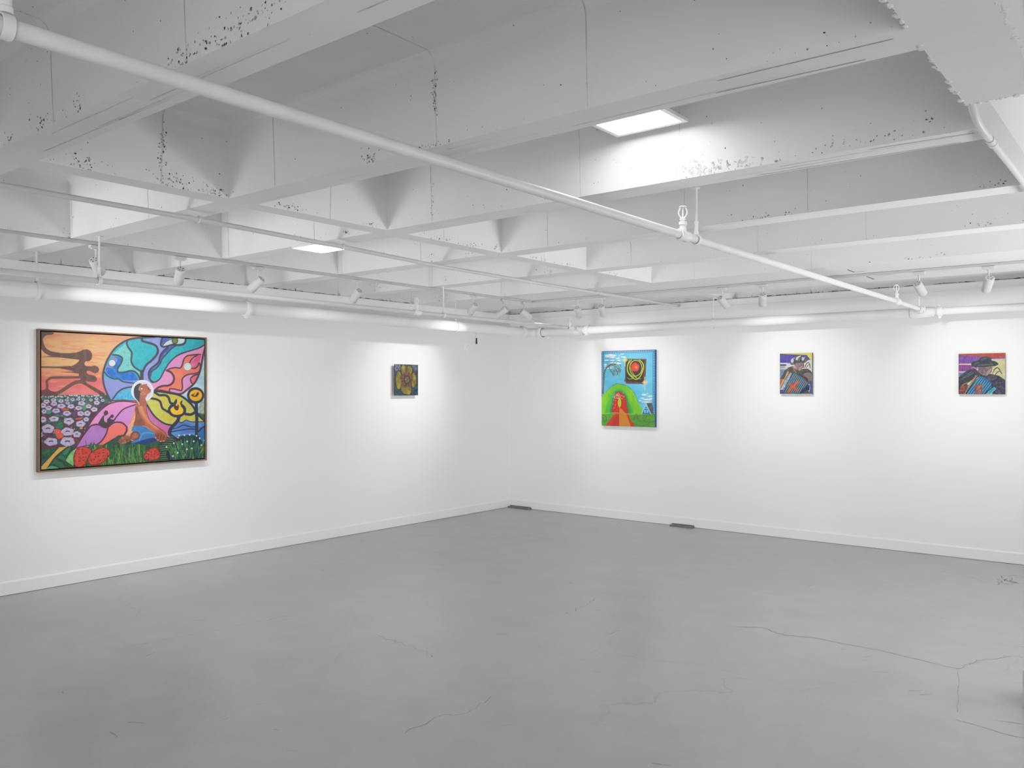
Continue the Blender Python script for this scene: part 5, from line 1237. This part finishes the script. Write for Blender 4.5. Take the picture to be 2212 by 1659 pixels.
spotlight(XT, -1.28, (1.78, 0, 1.45), 'white track spotlight turned to the right, last on the left-hand track', K * 1.25, 80)
spotlight(1.82, YT, (1.45, 0, 1.30), 'white tilted track spotlight above the left edge of the blue painting', K * 0.35, axis='x')
spotlight(2.11, YT, (1.75, 0, 1.15), 'white track spotlight pointing down above the blue painting', K * 0.5, axis='x')
spotlight(3.40, YT, (3.68, 0, 1.50), 'white tilted track spotlight, left of the long pipe, above the helmeted accordion player', K * 1.15, 80, axis='x')
spotlight(3.78, YT, (3.30, 0, 1.20), 'white track spotlight pointing down, just right of the helmeted accordion player', K * 0.3, axis='x')
spotlight(5.05, YT, (5.28, 0, 1.50), 'white tilted track spotlight beyond the end of the long slanting pipe', K * 1.05, 80, axis='x')
spotlight(5.53, YT, (4.95, 0, 1.15), 'white track spotlight pointing down above the painting of the player in a hat', K * 0.35, axis='x')

# ------------------------------------------------------------------ small things
r = empty('wall_mounted_sounder', (0.0, -0.83, 2.006), 'faint round white device on the left wall near the corner', 'wall device')
bm = bmesh.new(); lathe(bm, (0.0005, 0, 0), (1, 0, 0), [(0, 0.058), (0.012, 0.058), (0.020, 0.050), (0.022, 0.040), (0.018, 0.034), (0.018, 0.020)], 32)
obj('casing', bm, M_WALL, r, smooth=True)
bm = bmesh.new(); lathe(bm, (0.019, 0.006, -0.004), (1, 0, 0), [(0, 0.018), (0.010, 0.018), (0.018, 0.012)], 20)
obj('dome', bm, M_WALL, r, smooth=True)
r = empty('hanging_cable_end', (0.012, -0.66, 2.074), 'short black cable end hanging on the left wall near the corner', 'cable')
bm = bmesh.new(); lathe(bm, (0, 0, 0.036), (0, 0, -1), [(0, 0.005), (0.004, 0.009), (0.012, 0.007), (0.03, 0.0075), (0.05, 0.009), (0.068, 0.008), (0.072, 0.004)], 12)
obj('plug', bm, M_BLACK, r, smooth=True)
bm = bmesh.new(); tube(bm, [(0, 0, 0.034), (-0.002, -0.008, 0.055), (-0.006, -0.014, 0.085), (-0.008, -0.014, 0.12)], 0.002, 8)
obj('wire', bm, M_SEAM, r, smooth=True)

def floor_strip(x0, x1, label):
    r = empty('floor_strip', ((x0 + x1) / 2, -0.045, 0), label, 'floor strip')
    h = (x1 - x0) / 2
    bm = bmesh.new(); box(bm, (-h, -0.03, 0.001), (h, 0.028, 0.016), 0, 0.003); obj('strip_body', bm, M_PLATE, r)
    bm = bmesh.new(); box(bm, (-h + 0.006, 0.010, 0.016), (h - 0.004, 0.028, 0.026), 0, 0.003); obj('raised_lip', bm, M_PLATE, r)
    return r
floor_strip(0.025, 0.355, 'low dark grey metal strip on the floor in the corner')
floor_strip(2.295, 2.565, 'low dark grey metal strip on the floor below and right of the blue painting')

r = empty('floor_box', (6.2, -3.60, 0), 'dark box with a pale edge standing on the floor, cut off by the right edge', 'box')
bm = bmesh.new(); box(bm, (-0.118, -0.10, 0.001), (0.2, 0.12, 0.168)); obj('box_body', bm, M_BLACK, r)
bm = bmesh.new(); box(bm, (-0.126, -0.106, 0.001), (-0.118, 0.12, 0.176)); box(bm, (-0.118, -0.106, 0.168), (0.2, 0.12, 0.176)); obj('edge_trim', bm, M_METAL, r)

# ------------------------------------------------------------------ unseen lamps added for brightness, world, camera
def area(x, y, z, s, p):
    l = bpy.data.lights.new('unseen_lamp', 'AREA'); l.energy = p; l.size = s; l.color = (1, 0.995, 0.985)
    o = bpy.data.objects.new('unseen_lamp', l); link(o); o.location = (x, y, z); return o
for x, y, p in ((4.8, -10.4, 92.0), (8.4, -9.0, 68.0), (7.3, -4.6, 9.0)):
    area(x, y, 2.41, 0.35, p)  # unseen downlights standing in for ceiling panels, added for general brightness
o = area(8.4, -2.2, 0.5, 1.0, 125.0); o.rotation_euler = (pi, 0, 0)      # added uplight, out of view, brightens the far ceiling
def fill_lamp(p, aim, size, spread, power):            # added soft fill lights, out of view behind and beside the camera
    o = area(*p, size, power); o.data.spread = radians(spread); o.rotation_mode = 'QUATERNION'
    o.rotation_quaternion = Vector((0, 0, -1)).rotation_difference((Vector(aim) - o.location).normalized())
fill_lamp((8.3, -10.4, 1.3), (1.2, -1.2, 2.1), 2.2, 60, FILL_P[0])
fill_lamp((1.3, -10.0, 0.9), (1.8, -1.0, 2.6), 1.5, 50, FILL_P[1])
fill_lamp((1.0, -8.3, 0.4), (2.0, -2.0, 2.44), 0.8, 90, FILL_P[2])
fill_lamp((8.6, -3.0, 0.4), (2.0, -2.0, 2.44), 0.8, 90, FILL_P[3])
wd = bpy.data.worlds.new('world'); S.world = wd; wd.use_nodes = True
bg = wd.node_tree.nodes['Background']; bg.inputs['Color'].default_value = (0.96, 0.98, 1.0, 1); bg.inputs['Strength'].default_value = WORLD_S

cam = bpy.data.cameras.new('camera'); co = bpy.data.objects.new('camera', cam); link(co)
cam.sensor_width = 36; cam.sensor_fit = 'HORIZONTAL'
cam.lens = FOC / 2212 * 36; cam.shift_y = 10.0 / 2212
co.location = CAM; co.rotation_euler = (radians(90), 0, radians(YAW))
S.camera = co
cam.clip_start = 0.05
S.view_settings.view_transform = 'Standard'; S.view_settings.look = 'None'
S.view_settings.exposure = EXPOSURE; S.view_settings.gamma = 1.0
S.view_settings.use_curve_mapping = True          # soft shoulder, as in the bracketed exposure of the photograph
cm = S.view_settings.curve_mapping
cm.white_level = (2.4, 2.4, 2.4); cm.extend = 'HORIZONTAL'
cc = cm.curves[3]
cc.points[0].location = (0, 0); cc.points[1].location = (1, 1.0)
for xx, yy in TONE: cc.points.new(xx / 2.4, yy)
cm.update()
S.cycles.max_bounces = 6; S.cycles.diffuse_bounces = 5; S.cycles.glossy_bounces = 3
S.cycles.use_adaptive_sampling = True; S.cycles.adaptive_threshold = 0.08; S.cycles.adaptive_min_samples = 16
S.cycles.use_denoising = True
S.cycles.sample_clamp_indirect = 8
